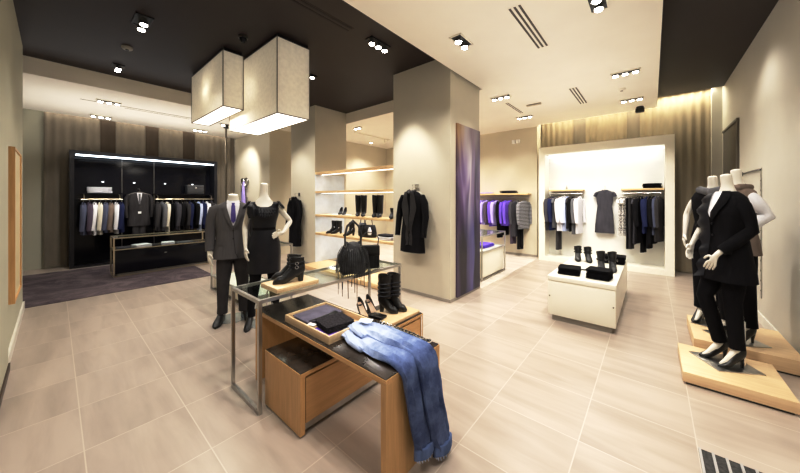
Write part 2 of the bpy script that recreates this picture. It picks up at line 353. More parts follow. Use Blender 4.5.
# ---------------------------------------------------------------- curtains
def curtain(x, y, z0, z1, w, mat, label, folds=8, amp=.03, along='y', group=None):
    n = int(folds*8); vs = []; fs = []
    for k in range(2):
        for j, zz in enumerate((z0, (z0+z1)/2, z1)):
            for i in range(n+1):
                t = i/n; a = amp*(1+.25*sin(9*t+x))*sin(2*pi*folds*t+.7*sin(5*t)) + (k*.012)
                p = (a, (t-.5)*w, zz) if along == 'y' else ((t-.5)*w, -a, zz)
                vs.append(p)
    m = n+1
    for j in range(2):
        for i in range(n): fs.append((j*m+i, j*m+i+1, (j+1)*m+i+1, (j+1)*m+i))
    mb = MB().add(vs[:3*m], fs)
    return solo('curtain', mb, mat, label, 'curtain', (x, y, 0), group, ang=80)
cd, cm, cl = FAB['curtain_d'], FAB['curtain_m'], FAB['curtain']
for y0, y1, mt, lb in [(-.13,.94,cm,'wide grey-brown curtain panel left of and above the black clothes cabinet'),
    (.94,1.50,cd,'narrow darkest brown curtain panel, leftmost above the black cabinet'),
    (1.50,1.76-.0,cm,None),(1.76,2.28,cm,None)]: pass
for y0, y1, mt, lb in [(-.15,.69,cm,'wide grey-brown curtain left of and above the black cabinet corner'),
    (.69,.95,cd,'narrow dark brown curtain strip nearest the left corner above the black cabinet'),
    (.95,1.5,cm,'grey-brown curtain above the left rail in the black cabinet'),
    (1.5,1.76,cd,'narrow dark brown curtain strip, middle one of three above the black cabinet'),
    (1.76,2.28,cm,'grey-brown curtain above the right rail of the black cabinet'),
    (2.28,2.56,cd,'narrow dark brown curtain strip, rightmost of three above the black cabinet'),
    (2.56,3.58,cm,'grey-brown curtain between the black cabinet and the pale wall behind the mannequins')]:
    curtain(-9.76, (y0+y1)/2, .02, 3.45, y1-y0, mt, lb, folds=max(1, (y1-y0)*7), amp=.014 if mt is cm else .005)
for x0, x1, mt, lb in [(-2.18,-1.45,cl,'taupe curtain above the left end of the white clothes alcove'),
    (-1.45,-1.2,cm,'narrow darker curtain strip above the left half of the white alcove'),
    (-1.2,-.42,cl,'taupe curtain above the middle of the white clothes alcove'),
    (-.42,-.2,cm,'narrow darker curtain strip above the right half of the white alcove'),
    (-.2,.86,cl,'long taupe curtain hanging between the white alcove and the right wall')]:
    curtain((x0+x1)/2, 8.2, .02, 3.62, x1-x0, mt, lb, folds=max(1, (x1-x0)*8), amp=.012 if mt is cl else .005, along='x')

# ---------------------------------------------------------------- rug, floor grate
solo('area_rug', B(-1.34, 1.34, -1.2, 1.2, 0, .012, bev=.004), M['rug'], 'mottled dark plum rug on the tiles in front of the black clothes cabinet', 'rug', (-7.81, .8, 0))
g = thing('floor_grate', 'dark entrance mat grate with steel ribs set in the tiles at bottom right', 'floor grate', (.62, 1.85, 0))
B(-.41, .38, -.65, .65, 0, .006).build('mat_bed', plain('coarse_mat', (.05,.048,.045), .9, var=.5, scale=60), g, smooth=False)
rb = MB()
for k in range(15): rb.box(-.41+k*.055, -.398+k*.055, -.65, .65, .006, .012)
rb.build('rib', plain('rib_grey', (.42,.41,.40), .35), g, smooth=False)

# ---------------------------------------------------------------- left wall mirror
t = thing('wall_mirror', 'oak framed pale panel mirror fixed to the left wall', 'mirror', (-4.86, -.28, 0))
x0, x1, z0, z1 = -.40, .42, .55, 1.95
B(x1-.02, x1, .0, .045, z0, z1).box(x0, x0+.02, 0, .045, z0, z1).box(x0, x1, 0, .045, z0-.02, z0).box(x0, x1, 0, .045, z1, z1+.02).build('frame', M['oak_z'], t, smooth=False)
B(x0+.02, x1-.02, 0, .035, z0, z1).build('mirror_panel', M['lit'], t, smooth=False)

# ---------------------------------------------------------------- pendant lamps
def pendant(label, x0, x1, y0, y1, zb, zt):
    cx, cy = (x0+x1)/2, (y0+y1)/2; t = thing('pendant_lamp', label, 'lamp', (cx, cy, zb), group='fabric box pendant lamps')
    a, b, h = (x1-x0)/2, (y1-y0)/2, zt-zb
    # thin fabric walls with slightly rounded vertical edges
    mb = MB()
    for (p, q, r, s_) in ((-a, a, -b, -b+.012), (-a, a, b-.012, b), (-a, -a+.012, -b+.012, b-.012), (a-.012, a, -b+.012, b-.012)):
        mb.box(p, q, r, s_, 0, h)
    mb.build('lamp_shade', M['lampcloth_cool'], t, smooth=False)
    e = MB()
    for sx in (-1, 1):
        for sy in (-1, 1): e.box(sx*a-.005, sx*a+.005, sy*b-.005, sy*b+.005, -.004, h)
    e.box(-a-.003, a+.003, -b-.003, -b+.004, -.006, .006).box(-a-.003, a+.003, b-.004, b+.003, -.006, .006).box(a-.004, a+.003, -b, b, -.006, .006).box(-a-.003, -a+.004, -b, b, -.006, .006)
    e.build('shade_frame', plain('shade_edge', (.22,.19,.15), .6), t, smooth=False)
    B(-a+.014, a-.014, -b+.014, b-.014, .002, .012).build('diffuser', M['lampglow'], t, smooth=False)
    B(-a+.014, a-.014, -b+.014, b-.014, h-.02, 3.55-zb).build('ceiling_mount', M['blackmatte'], t, smooth=False)  # widened to stop light leaking and give a dark shadow line above the shade
    L = bpy.data.lights.new('pendant_light', 'AREA'); L.shape = 'RECTANGLE'; L.size = 2*a*.9; L.size_y = 2*b*.9; L.energy = 14; L.color = (1, .93, .82)
    o = bpy.data.objects.new('pendant_light', L); COL.objects.link(o); o.parent = t; o.location = (0, 0, -.02)
    L2 = bpy.data.lights.new('shade_light', 'POINT'); L2.energy = 10; L2.color = (1, .97, .92); L2.shadow_soft_size = .10
    o2 = bpy.data.objects.new('shade_light', L2); COL.objects.link(o2); o2.parent = t; o2.location = (0, 0, h*.5)
pendant('larger fabric box pendant lamp hanging nearer the camera', -5.04, -3.52, 1.785, 2.235, 2.555, 3.50)
pendant('smaller fabric box pendant lamp behind and left of the larger one', -5.80, -4.40, 1.475, 1.735, 2.745, 3.50)

# ---------------------------------------------------------------- ceiling fittings
def spot(x, y, z, e, tx=0, ty=0, size=115, r=.05, col=(1, .955, .89)):
    L = bpy.data.lights.new('spot_light', 'SPOT'); L.energy = e*.98; L.spot_size = radians(size); L.spot_blend = .7; L.shadow_soft_size = r; L.color = col
    o = bpy.data.objects.new('spot_light', L); COL.objects.link(o); o.location = (x, y, z)
    o.rotation_euler = Vector((-tx, -ty, 1)).to_track_quat('Z', 'Y').to_euler() if (tx or ty) else (0, 0, 0)
    return o
def downlight(x, y, z, label, n=3, along='x', w=.34, d=.12, on=None, drop=0.):
    t = thing('recessed_downlight', label, 'ceiling light', (x, y, z), 0 if along == 'x' else pi/2)
    f = MB(); a, b = w/2, d/2
    f.box(-a, a, -b, -b+.012, -.012, 0).box(-a, a, b-.012, b, -.012, 0).box(-a, -a+.012, -b, b, -.012, 0).box(a-.012, a, -b, b, -.012, 0)
    f.build('frame', M['white'] if z < 3.5 else M['blackmatte'], t, smooth=False)
    B(-a+.012, a-.012, -b+.012, b-.012, -.006, -.001).build('housing', M['black'], t, smooth=False)
    for k in range(n):
        cx = -a+w*(k+.5)/n; r = min(.045, w/n*.42)
        lm = MB().lathe(cx, 0, [(-.006, r*.6), (-.03-drop, r*.95), (-.034-drop, r), (-.030-drop, r*.9)], 16).build('lamp', M['chrome'], t)
        MB().cyl(cx, 0, -.040-drop, -.030-drop, r*.72, 16).build('bulb', M['bulb'] if (on is None or k in on) else M['chrome'], lm)
    return t
Zd, Zl = 3.55, 3.3
downlight(-4.47, .66, Zd, 'black twin spot fitting in the dark ceiling nearest the top left', 2, 'x', .30, .16, drop=.05)
downlight(-6.31, .64, Zd, 'small bright spot at the dark ceiling edge, left of the lamps', 2, 'x', .2, .14, drop=.03)
downlight(-2.75, 2.78, Zd, 'triple spot fitting in the dark ceiling left of the front pillar', 3, 'y', .36, .12, drop=.03)
downlight(-4.34, 2.81, Zd, 'small spot beside the right edge of the larger box lamp', 1, 'x', .12, .12)
downlight(-1.655, 3.02, Zl, 'bright twin downlight in the pale ceiling beside the front pillar', 2, 'y', .30, .14, drop=.02)
downlight(-.38, 3.24, Zl, 'twin downlight at the top edge of the pale ceiling', 2, 'y', .30, .15)
downlight(-.29, 5.30, Zl, 'triple downlight in the pale ceiling in front of the white alcove', 3, 'x')
downlight(-.28, 6.81, Zl, 'triple downlight in the pale ceiling nearest the white alcove', 3, 'x')
downlight(-2.05, 5.16, Zl, 'triple downlight in the pale ceiling just right of the front pillar', 3, 'x')
downlight(-2.14, 6.74, Zl, 'triple downlight in the pale ceiling before the far clothes rail', 3, 'x')
downlight(-7.70, .66, Zl, 'triple downlight in the left ceiling nearer the dark ceiling edge', 3, 'y')
downlight(-9.20, .66, Zl, 'triple downlight in the left ceiling above the black cabinet', 3, 'y')
downlight(-9.08, 2.5, Zl, 'triple downlight in the left ceiling below the smaller box lamp', 3, 'y')
downlight(-7.93, 2.66, Zl, 'single downlight in the left ceiling behind the larger box lamp', 1, 'y', .13, .12)
downlight(-5.72, 5.02, Zl, 'downlight in the back ceiling seen between the pillars above the shoe shelves', 2, 'x', .28)
downlight(-6.87, 6.61, Zl, 'small spot in the far back ceiling between the pillars', 1, 'x', .12)
downlight(-8.3, 4.75, Zl, 'small spot in the back ceiling left of the middle pillar', 1, 'x', .12)
tk = thing('track_light', 'white ceiling track with a spot seen between the pillars', 'track light', (-6.15, 6.0, 3.3))
B(-.02, .02, -.7, .7, -.03, 0).build('track', M['white'], tk, smooth=False)
MB().cyl(0, .5, -.12, -.03, .04).build('lamp_head', M['white'], tk)
def slots(x, y0, y1, z, n, label, mat, w=.045):
    t = thing('air_vent', label, 'vent', (x, (y0+y1)/2, z))
    a = (y1-y0)/2
    B(-n*w/2, n*w/2, -a, a, -.003, 0).build('frame', M['ceil'] if z < 3.5 else M['ceil_dark'], t, smooth=False)
    mb = MB()
    for k in range(n): mb.box(-n*w/2+w*(k+.28), -n*w/2+w*(k+.72), -a+.01, a-.01, -.006, -.003)
    mb.build('slot', mat, t, smooth=False)
slots(-.985, 2.80, 3.78, Zl, 3, 'long three slot air vent in the pale ceiling, nearest the camera', M['vent'])
slots(-.985, 5.49, 6.53, Zl, 3, 'three slot air vent in the pale ceiling before the white alcove', M['vent'])
slots(-2.09, 5.55, 6.42, Zl, 2, 'faint air vent in the pale ceiling beside the front pillar', M['vent'], .035)
slots(-2.8, 1.5, 2.35, Zd, 2, 'dark linear air vent in the dark ceiling left of the pale band', M['ventdark'], .06)
slots(-8.0, .9, 2.0, Zl, 1, 'thin linear vent line in the left ceiling', M['vent'], .03)
t = thing('smoke_detector', 'small round grey detector on the dark ceiling between the left spots', 'smoke detector', (-5.42, .64, 3.55))
MB().lathe(0, 0, [(0, .06), (-.02, .06), (-.035, .045), (-.035, .001)]).build('housing', plain('grey_plastic', (.35,.33,.30), .5), t)
MB().lathe(0, 0, [(-.035, .02), (-.045, .018), (-.045, .001)]).build('sensor', M['black'], t)
t = thing('smoke_detector', 'small round pale detector on the light ceiling before the white alcove', 'smoke detector', (-.38, 6.08, 3.3))
MB().lathe(0, 0, [(0, .055), (-.015, .055), (-.03, .04), (-.03, .001)]).build('housing', M['ceil'], t)
MB().lathe(0, 0, [(-.03, .02), (-.04, .018), (-.04, .001)]).build('sensor', M['base'], t)
t = thing('dome_camera', 'small black dome camera on the dark ceiling above the smaller box lamp', 'camera', (-3.94, 1.55, 3.55))
MB().lathe(0, 0, [(0, .055), (-.03, .055), (-.03, .045)]).build('base', M['steel_dark'], t)
MB().lathe(0, 0, [(-.03, .045), (-.06, .04), (-.08, .022), (-.085, .001)]).build('dome', M['blackgloss'], t)
t = thing('dome_camera', 'small black camera at the edge of the pale ceiling above the alcove', 'camera', (-.18, 7.5, 3.3))
MB().lathe(0, 0, [(0, .06), (-.03, .06), (-.03, .05)]).build('base', M['black'], t)
B(-.07, .07, -.05, .05, -.11, -.03, bev=.01).build('body', M['black'], t)
t = thing('ceiling_sensor', 'small beige bar sensor on the pale ceiling right of the front pillar', 'sensor', (-1.72, 5.96, 3.3))
B(-.13, .13, -.03, .03, -.03, 0, bev=.006).build('housing', plain('beige_plastic', (.5,.45,.36), .5), t)
B(-.08, .08, -.031, -.028, -.022, -.008).build('lens', M['base'], t, smooth=False)
t = thing('emergency_light', 'small white twin box on the cream wall above the far clothes rail', 'wall light', (-2.72, 7.9, 2.98))
B(-.10, -.01, -.05, 0, -.05, .05, bev=.006).build('lamp_box', M['paper'], t)
B(.01, .10, -.05, 0, -.05, .05, bev=.006).build('lamp_box', M['paper'], t)

# ---------------------------------------------------------------- poster
solo('wall_poster', B(0, .025, -.375, .375, 0, 2.56), M['poster'], 'tall blurred violet fashion print on the side of the front pillar', 'poster', (-2.19, 4.20, .04), smooth=False)

# ================================================================ black cabinet (menswear)
t = thing('clothes_cabinet', 'tall glossy black open clothes cabinet with a white light strip', 'cabinet', (-9.7, 1.6, 0))
B(0, .40, -1.40, -1.33, 0, 2.52).box(0, .40, 1.30, 1.37, 0, 2.52).box(0, .40, -1.33, 1.30, 2.44, 2.52).box(0, .40, -1.33, 1.30, 0, .05).build('carcass', M['blackmatte'], t, smooth=False)
B(0, .02, -1.33, 1.30, .05, 2.44).build('back_panel', M['blackgloss'], t, smooth=False)
B(.36, .385, -1.31, 1.29, 2.405, 2.44).build('light_strip', M['led'], t, smooth=False)
for yy in (-.55, .05): B(.02, .035, yy-.006, yy+.006, .05, 2.44).build('upright', M['steel_dark'], t, smooth=False)
def cab_shelf(y0, y1, t):
    s_ = B(.02, .40, y0-1.6, y1-1.6, 1.585, 1.61).build('shelf', M['blackgloss'], t, smooth=False)
    rl = MB().tube([(.45, y0-1.6, 1.47), (.45, y1-1.6, 1.47)], .012, 8)
    for y in (y0+.05, y1-.05): rl.tube([(.3, y-1.6, 1.59), (.45, y-1.6, 1.55), (.45, y-1.6, 1.47)], .008, 6)
    rl.build('hanging_rail', M['brass'], s_)
cab_shelf(.36, 1.02, t); cab_shelf(1.60, 2.86, t)
for yy in (.72, 1.26, 1.86, 2.46):
    lt = MB().cyl(.1, yy-1.6, 1.86, 1.88, .02, 12).build('spot', M['ledsoft'], t)

# ---------------------------------------------------------------- glass topped gondolas
def gondola(label, x0, x1, y0, y1, zb, zt, box_mat, frame_mat, mid=None, inset=.03):
    cx, cy = (x0+x1)/2, (y0+y1)/2; a, b = (x1-x0)/2, (y1-y0)/2
    t = thing('display_counter', label, 'display counter', (cx, cy, 0), group='glass topped display counters')
    B(-a+inset, a-inset, -b+inset, b-inset, .05, zb, bev=.004).build('cabinet', box_mat, t)
    B(-a+inset+.03, a-inset-.03, -b+inset+.03, b-inset-.03, 0, .05).build('plinth', M['base'], t, smooth=False)
    w = .022
    fr = MB()
    for sx in (-1, 1):
        for sy in (-1, 1):
            fr.box(sx*a-(w if sx > 0 else 0), sx*a+(0 if sx > 0 else w), sy*b-(w if sy > 0 else 0), sy*b+(0 if sy > 0 else w), 0, zt)
    for sy in (-1, 1):
        y = b-w if sy > 0 else -b
        fr.box(-a+w, a-w, y, y+w, zt-w, zt).box(-a+w, a-w, y, y+w, .0, w).box(-a+w, a-w, y, y+w, zb, zb+w*.7)
    for sx in (-1, 1):
        x = a-w if sx > 0 else -a
        fr.box(x, x+w, -b+w, b-w, zt-w, zt).box(x, x+w, -b+w, b-w, 0, w).box(x, x+w, -b+w, b-w, zb, zb+w*.7)
    fr.build('steel_frame', frame_mat, t, smooth=False)
    if x0 < -7: t.location.z = .012
    B(-a+w, a-w, -b+w, b-w, zt-.012, zt-.003).build('glass_top', M['glass'], t, smooth=False)
    return t
gb = gondola('low glossy black display counter with steel frame in front of the black cabinet', -8.12, -7.65, .71, 2.29, .50, .74, M['blackgloss'], M['brass'])
B(.205, .207, -.02, .02, .36, .37).build('handle', M['steel'], gb, smooth=False)
gondola('low white display counter with glass case standing behind the two left mannequins', -5.50, -3.85, 1.66, 2.18, .22, .86, M['white'], M['steel'])
gondola('small white display counter with glass case behind the poster pillar', -2.95, -2.30, 4.95, 6.05, .52, .82, M['white'], M['steel'])

# ---------------------------------------------------------------- thin post
t = thing('metal_post', 'thin dark floor to ceiling post beside the pale wall behind the mannequins', 'post', (-8.0, 2.75, 0))
MB().cyl(0, 0, .01, 3.25, .022, 12).build('pole', plain('post_paint', (.16,.14,.11), .7, spec=.1), t)
MB().cyl(0, 0, 3.22, 3.3, .055, 16).build('cap', M['black'], t)
MB().cyl(0, 0, 0, .02, .06, 16).build('foot', M['black'], t)

# ================================================================ white alcove (womenswear)
al = thing('clothes_alcove', 'large white lit clothes alcove against the back curtains', 'display alcove', (-.87, 7.66, 0))
X0, X1 = -1.23, 1.20
B(X0, X0+.14, 0, .42, 0, 2.72).box(X1-.14, X1, 0, .42, 0, 2.72).box(X0+.14, X1-.14, 0, .42, 2.54, 2.72).build('frame', M['white'], al, smooth=False)
B(X0+.14, X1-.14, .40, .42, .11, 2.54).build('back_panel', M['whiteback'], al, smooth=False)
B(X0+.14, X1-.14, .0, .40, 0, .11).build('base', M['white'], al, smooth=False)
B(X0+.16, X1-.16, .30, .38, 2.50, 2.538).build('light_strip', M['ledw'], al, smooth=False)
def alc_shelf(x0, x1):
    s_ = B(x0+.87, x1+.87, .10, .40, 1.66, 1.70, bev=.003).build('shelf', M['maple_shelf'], al)
    rl = MB().tube([(x0+.9, .16, 1.60), (x1+.84, .16, 1.60)], .012, 8)
    for x in (x0+.1, x1-.1): rl.tube([(x+.87, .40, 1.63), (x+.87, .16, 1.63), (x+.87, .16, 1.60)], .008, 6)
    rl.build('hanging_rail', M['steel'], s_)
alc_shelf(-1.90, -1.19); alc_shelf(-.50, .18)
# far wall shelf with rail
sh = thing('wall_shelf', 'wooden wall shelf with clothes rail on the cream wall behind the poster pillar', 'shelf', (-3.2, 7.9, 1.58))
B(-1.0, .86, -.3, 0, 0, .04, bev=.003).build('shelf_board', M['maple_shelf'], sh)
rl = MB().tube([(-.98, -.2, -.07), (.86, -.2, -.07)], .012, 8)
for x in (-.9, 0, .8): rl.tube([(x, 0, -.02), (x, -.2, -.02), (x, -.2, -.07)], .008, 6)
rl.build('hanging_rail', M['steel'], sh)

# ---------------------------------------------------------------- white display box
wb = thing('display_plinth', 'large white display block with black clothes on top, in front of the alcove', 'display block', (-.64, 4.94, 0))
B(-.34, .34, -.97, .97, .07, .485, bev=.004).build('body', M['white'], wb)
B(-.345, .345, -.975, .975, .49, .545, bev=.004).build('top', M['white'], wb)
B(-.30, .30, -.93, .93, 0, .07).build('kick_plinth', M['base'], wb, smooth=False)
for x in (-.32, .32): MB().tube([(x, -.972, .30), (x, -.978, .30)], .008, 10).build('screw', M['steel_dark'], wb)

# ---------------------------------------------------------------- platforms right
def platform(label, x0, x1, y0, y1, h):
    cx, cy = (x0+x1)/2, (y0+y1)/2; a, b = (x1-x0)/2, (y1-y0)/2
    t = thing('mannequin_platform', label, 'platform', (cx, cy, 0), group='wooden mannequin platforms')
    B(-a, a, -b, b, .018, h, bev=.003).build('wooden_deck', M['maple'], t)
    B(-a+.02, a-.02, -b+.02, b-.02, 0, .018).build('plinth', M['black'], t, smooth=False)
platform('front low pale wood platform under the mannequin in the long black coat', .19, .77, 3.30, 3.92, .10)
platform('rear pale wood platform against the right wall behind the front one', .31, .98, 4.03, 4.80, .14)

# ---------------------------------------------------------------- shoe shelves between the pillars
ss = thing('shoe_shelving', 'pale wood shoe shelves fixed between the two pillars', 'shelves', (-4.46, 3.73, 0))
for z in (.72, 1.12, 1.63, 2.04):
    b_ = B(-1.188, 1.178, .0, .34, z-.022, z+.022, bev=.002).build('shelf', M['maple_shelf'], ss)
    B(-1.17, 1.16, .16, .19, z-.030, z-.022).build('light_strip', M['ledw'], b_, smooth=False)
B(-1.188, 1.178, -.32, .34, .01, .09, bev=.003).build('base_board', M['maple_shelf'], ss)
B(-1.188, -1.178, .0, .8, .09, 2.02).build('lit_pillar_face', plain('blue_white_lit_face', (.62,.68,.74), .4), ss, smooth=False)  # added sheet: bluish white light on the pillar face put into its colour
# ================================================================ hanging garments
def ering(cx, cy, z, rx, ry, n=28, fold=0., k=5, ph=0., p=1.):
    out = []
    for i in range(n):
        a = 2*pi*i/n; f = 1+fold*sin(k*a+ph)
        ca, sa = cos(a), sin(a)
        out.append((cx+rx*f*math.copysign(abs(ca)**p, ca), cy+ry*f*math.copysign(abs(sa)**p, sa), z))
    return out
def hanger(t, w=.19, z=-.07, mat=None):
    mb = MB().tube([(-w, 0, z-.045), (-w*.5, 0, z-.012), (0, 0, z+.012), (w*.5, 0, z-.012), (w, 0, z-.045)], [.006, .008, .009, .008, .006], 6)
    mb.tube([(0, 0, z+.01), (0, 0, z+.04), (.012, 0, z+.055), (.014, 0, z+.075), (0, 0, z+.086), (-.012, 0, z+.078)], .0028, 6)
    return mb.build('hanger', mat or M['chrome'], t)
PROTO = {}
def garment_proto(kind, L):
    # kind: shirt jacket coat dress trousers sleeveless ; local origin at the rail, plane along local X
    t = bpy.data.objects.new('x', None); COL.objects.link(t)
    g = FAB['black']; ph = random.uniform(0, 6)
    if kind == 'trousers':
        for s in (-1, 1):
            rings = [ering(s*.05, .0, z, rx, ry, 16, .08, 3, ph) for z, rx, ry in [(-.10,.05,.025),(-.14,.062,.028),(-.3,.062,.03),(-.6*L,.055,.026),(-.8*L,.052,.025),(-L,.052,.028)]]
            MB().loft(rings).build('leg', g, t)
        MB().loft([ering(0, 0, z, rx, ry, 20, .03, 4) for z, rx, ry in [(-.095,.105,.028),(-.14,.108,.031)]]).build('waistband', g, t)
        mb = MB().tube([(-.12, 0, -.09), (.12, 0, -.09)], .006, 6).tube([(0, 0, -.085), (0, 0, -.03), (.012, 0, -.01), (.01, 0, .01), (0, 0, .015), (-.011, 0, .006)], .0028, 6)
        mb.build('hanger', M['chrome'], t)
    else:
        wd = {'shirt':.19,'jacket':.205,'coat':.21,'dress':.165,'sleeveless':.17,'knit':.20}[kind]; th = {'jacket':.042,'coat':.05,'knit':.04}.get(kind, .032)
        prof = [(-.065,.045,.025),(-.078,.075,th*.7),(-.10,wd*.72,th*.85),(-.13,wd*.97,th),(-.20,wd*.98,th*1.1),(-.32,wd*.92,th*1.1)]
        if kind in ('dress',): prof += [(-.42,wd*.80,th),(-.55,wd*.90,th*1.2),(-.75*L-.05,wd*1.02,th*1.3),(-L,wd*1.08,th*1.35)]
        else: prof += [(-.6*L-.02,wd*.90,th*1.05),(-.85*L,wd*.98,th*1.15),(-L,wd*1.0,th*1.2)]
        prof = sorted(prof, key=lambda q: -q[0])
        rings = [ering(0, 0, z, rx, ry, 30, .02+.07*max(0, (-z-.3)), 7, ph) for z, rx, ry in prof]
        MB().loft(rings).build('body', g, t)
        if kind in ('shirt', 'jacket', 'coat', 'knit'):
            sl = min(.66, L-.04)
            for s in (-1, 1):
                MB().tube([(s*wd*.86, 0, -.125), (s*(wd+.012), .0, -.2), (s*(wd+.03), -.01, -.2-.45*(sl-.2)), (s*(wd+.025), -.025, -.12-.88*(sl-.12)), (s*(wd+.02), -.03, -.1-sl+.1)],
                          [.05, .052, .046, .04, .037], 10, flat=.8).build('sleeve', g, t)
        else:
            for s in (-1, 1):
                MB().tube([(s*wd*.8, 0, -.115), (s*(wd+.01), 0, -.15), (s*(wd+.025), 0, -.21)], [.035, .042, .045], 10, flat=.7).build('cap_sleeve', g, t)
        MB().tube([(-.045, -.012, -.06), (-.03, -.028, -.085), (0, -.034, -.11), (.03, -.028, -.085), (.045, -.012, -.06)], [.010]*5, 6).build('collar', g, t)
        hanger(t)
    return t
def hang(kind, L, colour, x, y, z, rz, label, group, cat=None):
    key = (kind, L)
    names = dict(shirt='hanging_shirt', jacket='hanging_jacket', coat='hanging_coat', dress='hanging_dress', trousers='hanging_trousers', sleeveless='sleeveless_blouse', knit='hanging_jumper')
    if key not in PROTO:
        t = garment_proto(kind, L); PROTO[key] = t; t.name = names[kind]
    else: t = copy_tree(PROTO[key])
    t.location = (x, y, z); t.rotation_euler = (0, 0, rz)
    tag(t, label, cat or {'shirt':'shirt','jacket':'jacket','coat':'coat','dress':'dress','trousers':'trousers','sleeveless':'top','knit':'jumper'}[kind], group)
    for c in kids(t):
        if not c.name.startswith('hanger'): recolor(c, FAB[colour])
    return t
ORD = ['first','second','third','fourth','fifth','sixth','seventh','eighth','ninth','tenth','eleventh','twelfth','thirteenth','fourteenth','fifteenth','sixteenth','seventeenth']
CN = dict(black='black', charcoal='charcoal', grey='mid grey', slate='slate blue', navy='navy', white='white', cream='cream', taupe='taupe brown', purple='vivid purple', lilac='lilac', plum='plum grey', lightblue='pale blue', dkgrey='dark grey', stripe='grey striped', print='black and white print')
KN = dict(shirt='shirt', jacket='jacket', coat='coat', dress='dress', trousers='trousers', sleeveless='sleeveless top', knit='jumper')
def rail(items, p0, p1, z, rz, where, group):
    n = len(items)
    for i, it in enumerate(items):
        kind, L, colour = it[:3]; f = (i+.5)/n
        x = p0[0]+(p1[0]-p0[0])*f; y = p0[1]+(p1[1]-p0[1])*f
        nm = 'pair of '+CN[colour]+' trousers' if kind == 'trousers' else CN[colour]+' '+KN[kind]
        hang(kind, L, colour, x, y, z, rz+random.uniform(-.12, .12), f'{nm}, {ORD[i]} from the left on the {where}', group)
# black cabinet: rails run along Y, garments perpendicular to them
RZ = 0.0
rail([('jacket',.74,'slate'),('jacket',.74,'plum'),('shirt',.76,'white'),('shirt',.76,'cream'),('jacket',.72,'slate'),('jacket',.72,'taupe'),('shirt',.76,'white'),('jacket',.74,'navy')],
     (-9.25,.36), (-9.25,1.04), 1.462, RZ, 'left black cabinet rail', 'clothes on the left rail of the black cabinet')
rail([('jacket',.76,'charcoal'),('jacket',.76,'grey'),('shirt',.82,'cream'),('trousers',.8,'black'),('jacket',.76,'dkgrey'),('jacket',.76,'black'),('jacket',.76,'charcoal'),('jacket',.76,'navy'),
      ('jacket',.76,'black'),('shirt',.82,'lightblue'),('jacket',.76,'navy'),('shirt',.8,'white'),('jacket',.76,'charcoal')],
     (-9.25,1.60), (-9.25,2.86), 1.462, RZ, 'right black cabinet rail', 'clothes on the right rail of the black cabinet')
# alcove rails run along X
rail([('shirt',.86,'dkgrey'),('shirt',.86,'navy'),('sleeveless',.80,'grey'),('trousers',1.32,'charcoal'),('shirt',.86,'white'),('shirt',.86,'white'),('shirt',.86,'lightblue'),('sleeveless',.80,'charcoal'),('shirt',.86,'black'),('shirt',.92,'grey'),('shirt',.90,'white')],
     (-1.90,7.82), (-1.24,7.82), 1.592, pi/2-.25, 'left alcove rail', 'clothes on the left rail of the white alcove')
rail([('sleeveless',.88,'print'),('sleeveless',.88,'print'),('trousers',1.15,'black'),('trousers',1.15,'charcoal'),('trousers',1.05,'black'),('dress',1.02,'dkgrey'),('coat',1.0,'black'),('trousers',1.2,'black'),('jacket',.8,'navy'),('dress',1.1,'black'),('coat',1.0,'black'),('jacket',.82,'slate'),('coat',.95,'charcoal')],
     (-.50,7.82), (.13,7.82), 1.592, pi/2-.25, 'right alcove rail', 'clothes on the right rail of the white alcove')
rail([('shirt',.72,'lilac'),('shirt',.72,'purple'),('knit',.72,'lilac'),('knit',.72,'plum'),('shirt',.76,'purple'),('shirt',.72,'lilac'),('trousers',1.05,'black'),('jacket',.98,'black'),('shirt',.72,'purple'),('knit',.72,'purple'),('trousers',1.18,'plum'),('knit',.98,'dkgrey'),('trousers',1.3,'black'),('knit',.78,'stripe')],
     (-3.65,7.7), (-2.42,7.7), 1.502, pi/2-.35, 'far wall rail', 'clothes on the far wall rail behind the poster pillar')
# dress between the alcove rails
def hook(x, y, z, nx, ny, t, L=.06):
    pass
t = hang('dress', 1.02, 'dkgrey', -.80, 7.98, 1.74, 0, 'dark grey cap sleeve dress hanging alone in the middle of the white alcove', 'single hung garments')
MB().tube([(0, .085, .02), (0, 0, .02), (0, 0, -.0)], .006, 6).build('wall_hook', M['steel'], t)
# hanging three piece suit in the cabinet
t = hang("jacket", .862, "charcoal", -9.30, 1.31, 1.70, pi/2, "charcoal suit jacket with white shirt on a hanger, centre of the black cabinet", "single hung garments")
FW = Matrix.Rotation(pi, 4, 'Z')
MB().add([(-.05,-.052,-.075),(.05,-.052,-.075),(.012,-.062,-.34),(-.012,-.062,-.34)], [(0,1,2,3)]).build('shirt_front', FAB['white'], t)
MB().add([(-.018,-.058,-.1),(.018,-.058,-.1),(.02,-.066,-.32),(0,-.068,-.35),(-.02,-.066,-.32)], [(0,1,2,3,4)]).build('tie', FAB['grey'], t)
MB().add([(-.03,-.066,-.52),(.03,-.066,-.52),(.03,-.068,-.57),(-.03,-.068,-.57)], [(0,1,2,3)]).build('price_tag', M['paper'], t)
for s in (-1, 1):
    MB().loft([ering(s*.06, 0, z, .06, .03, 14) for z in (-.80, -1.1)]).build('trouser_leg', FAB['charcoal'], t)
MB().tube([(.0, .20, .02), (0, .0, .02), (0, 0, 0)], .007, 6).build('bracket', M['steel'], t)

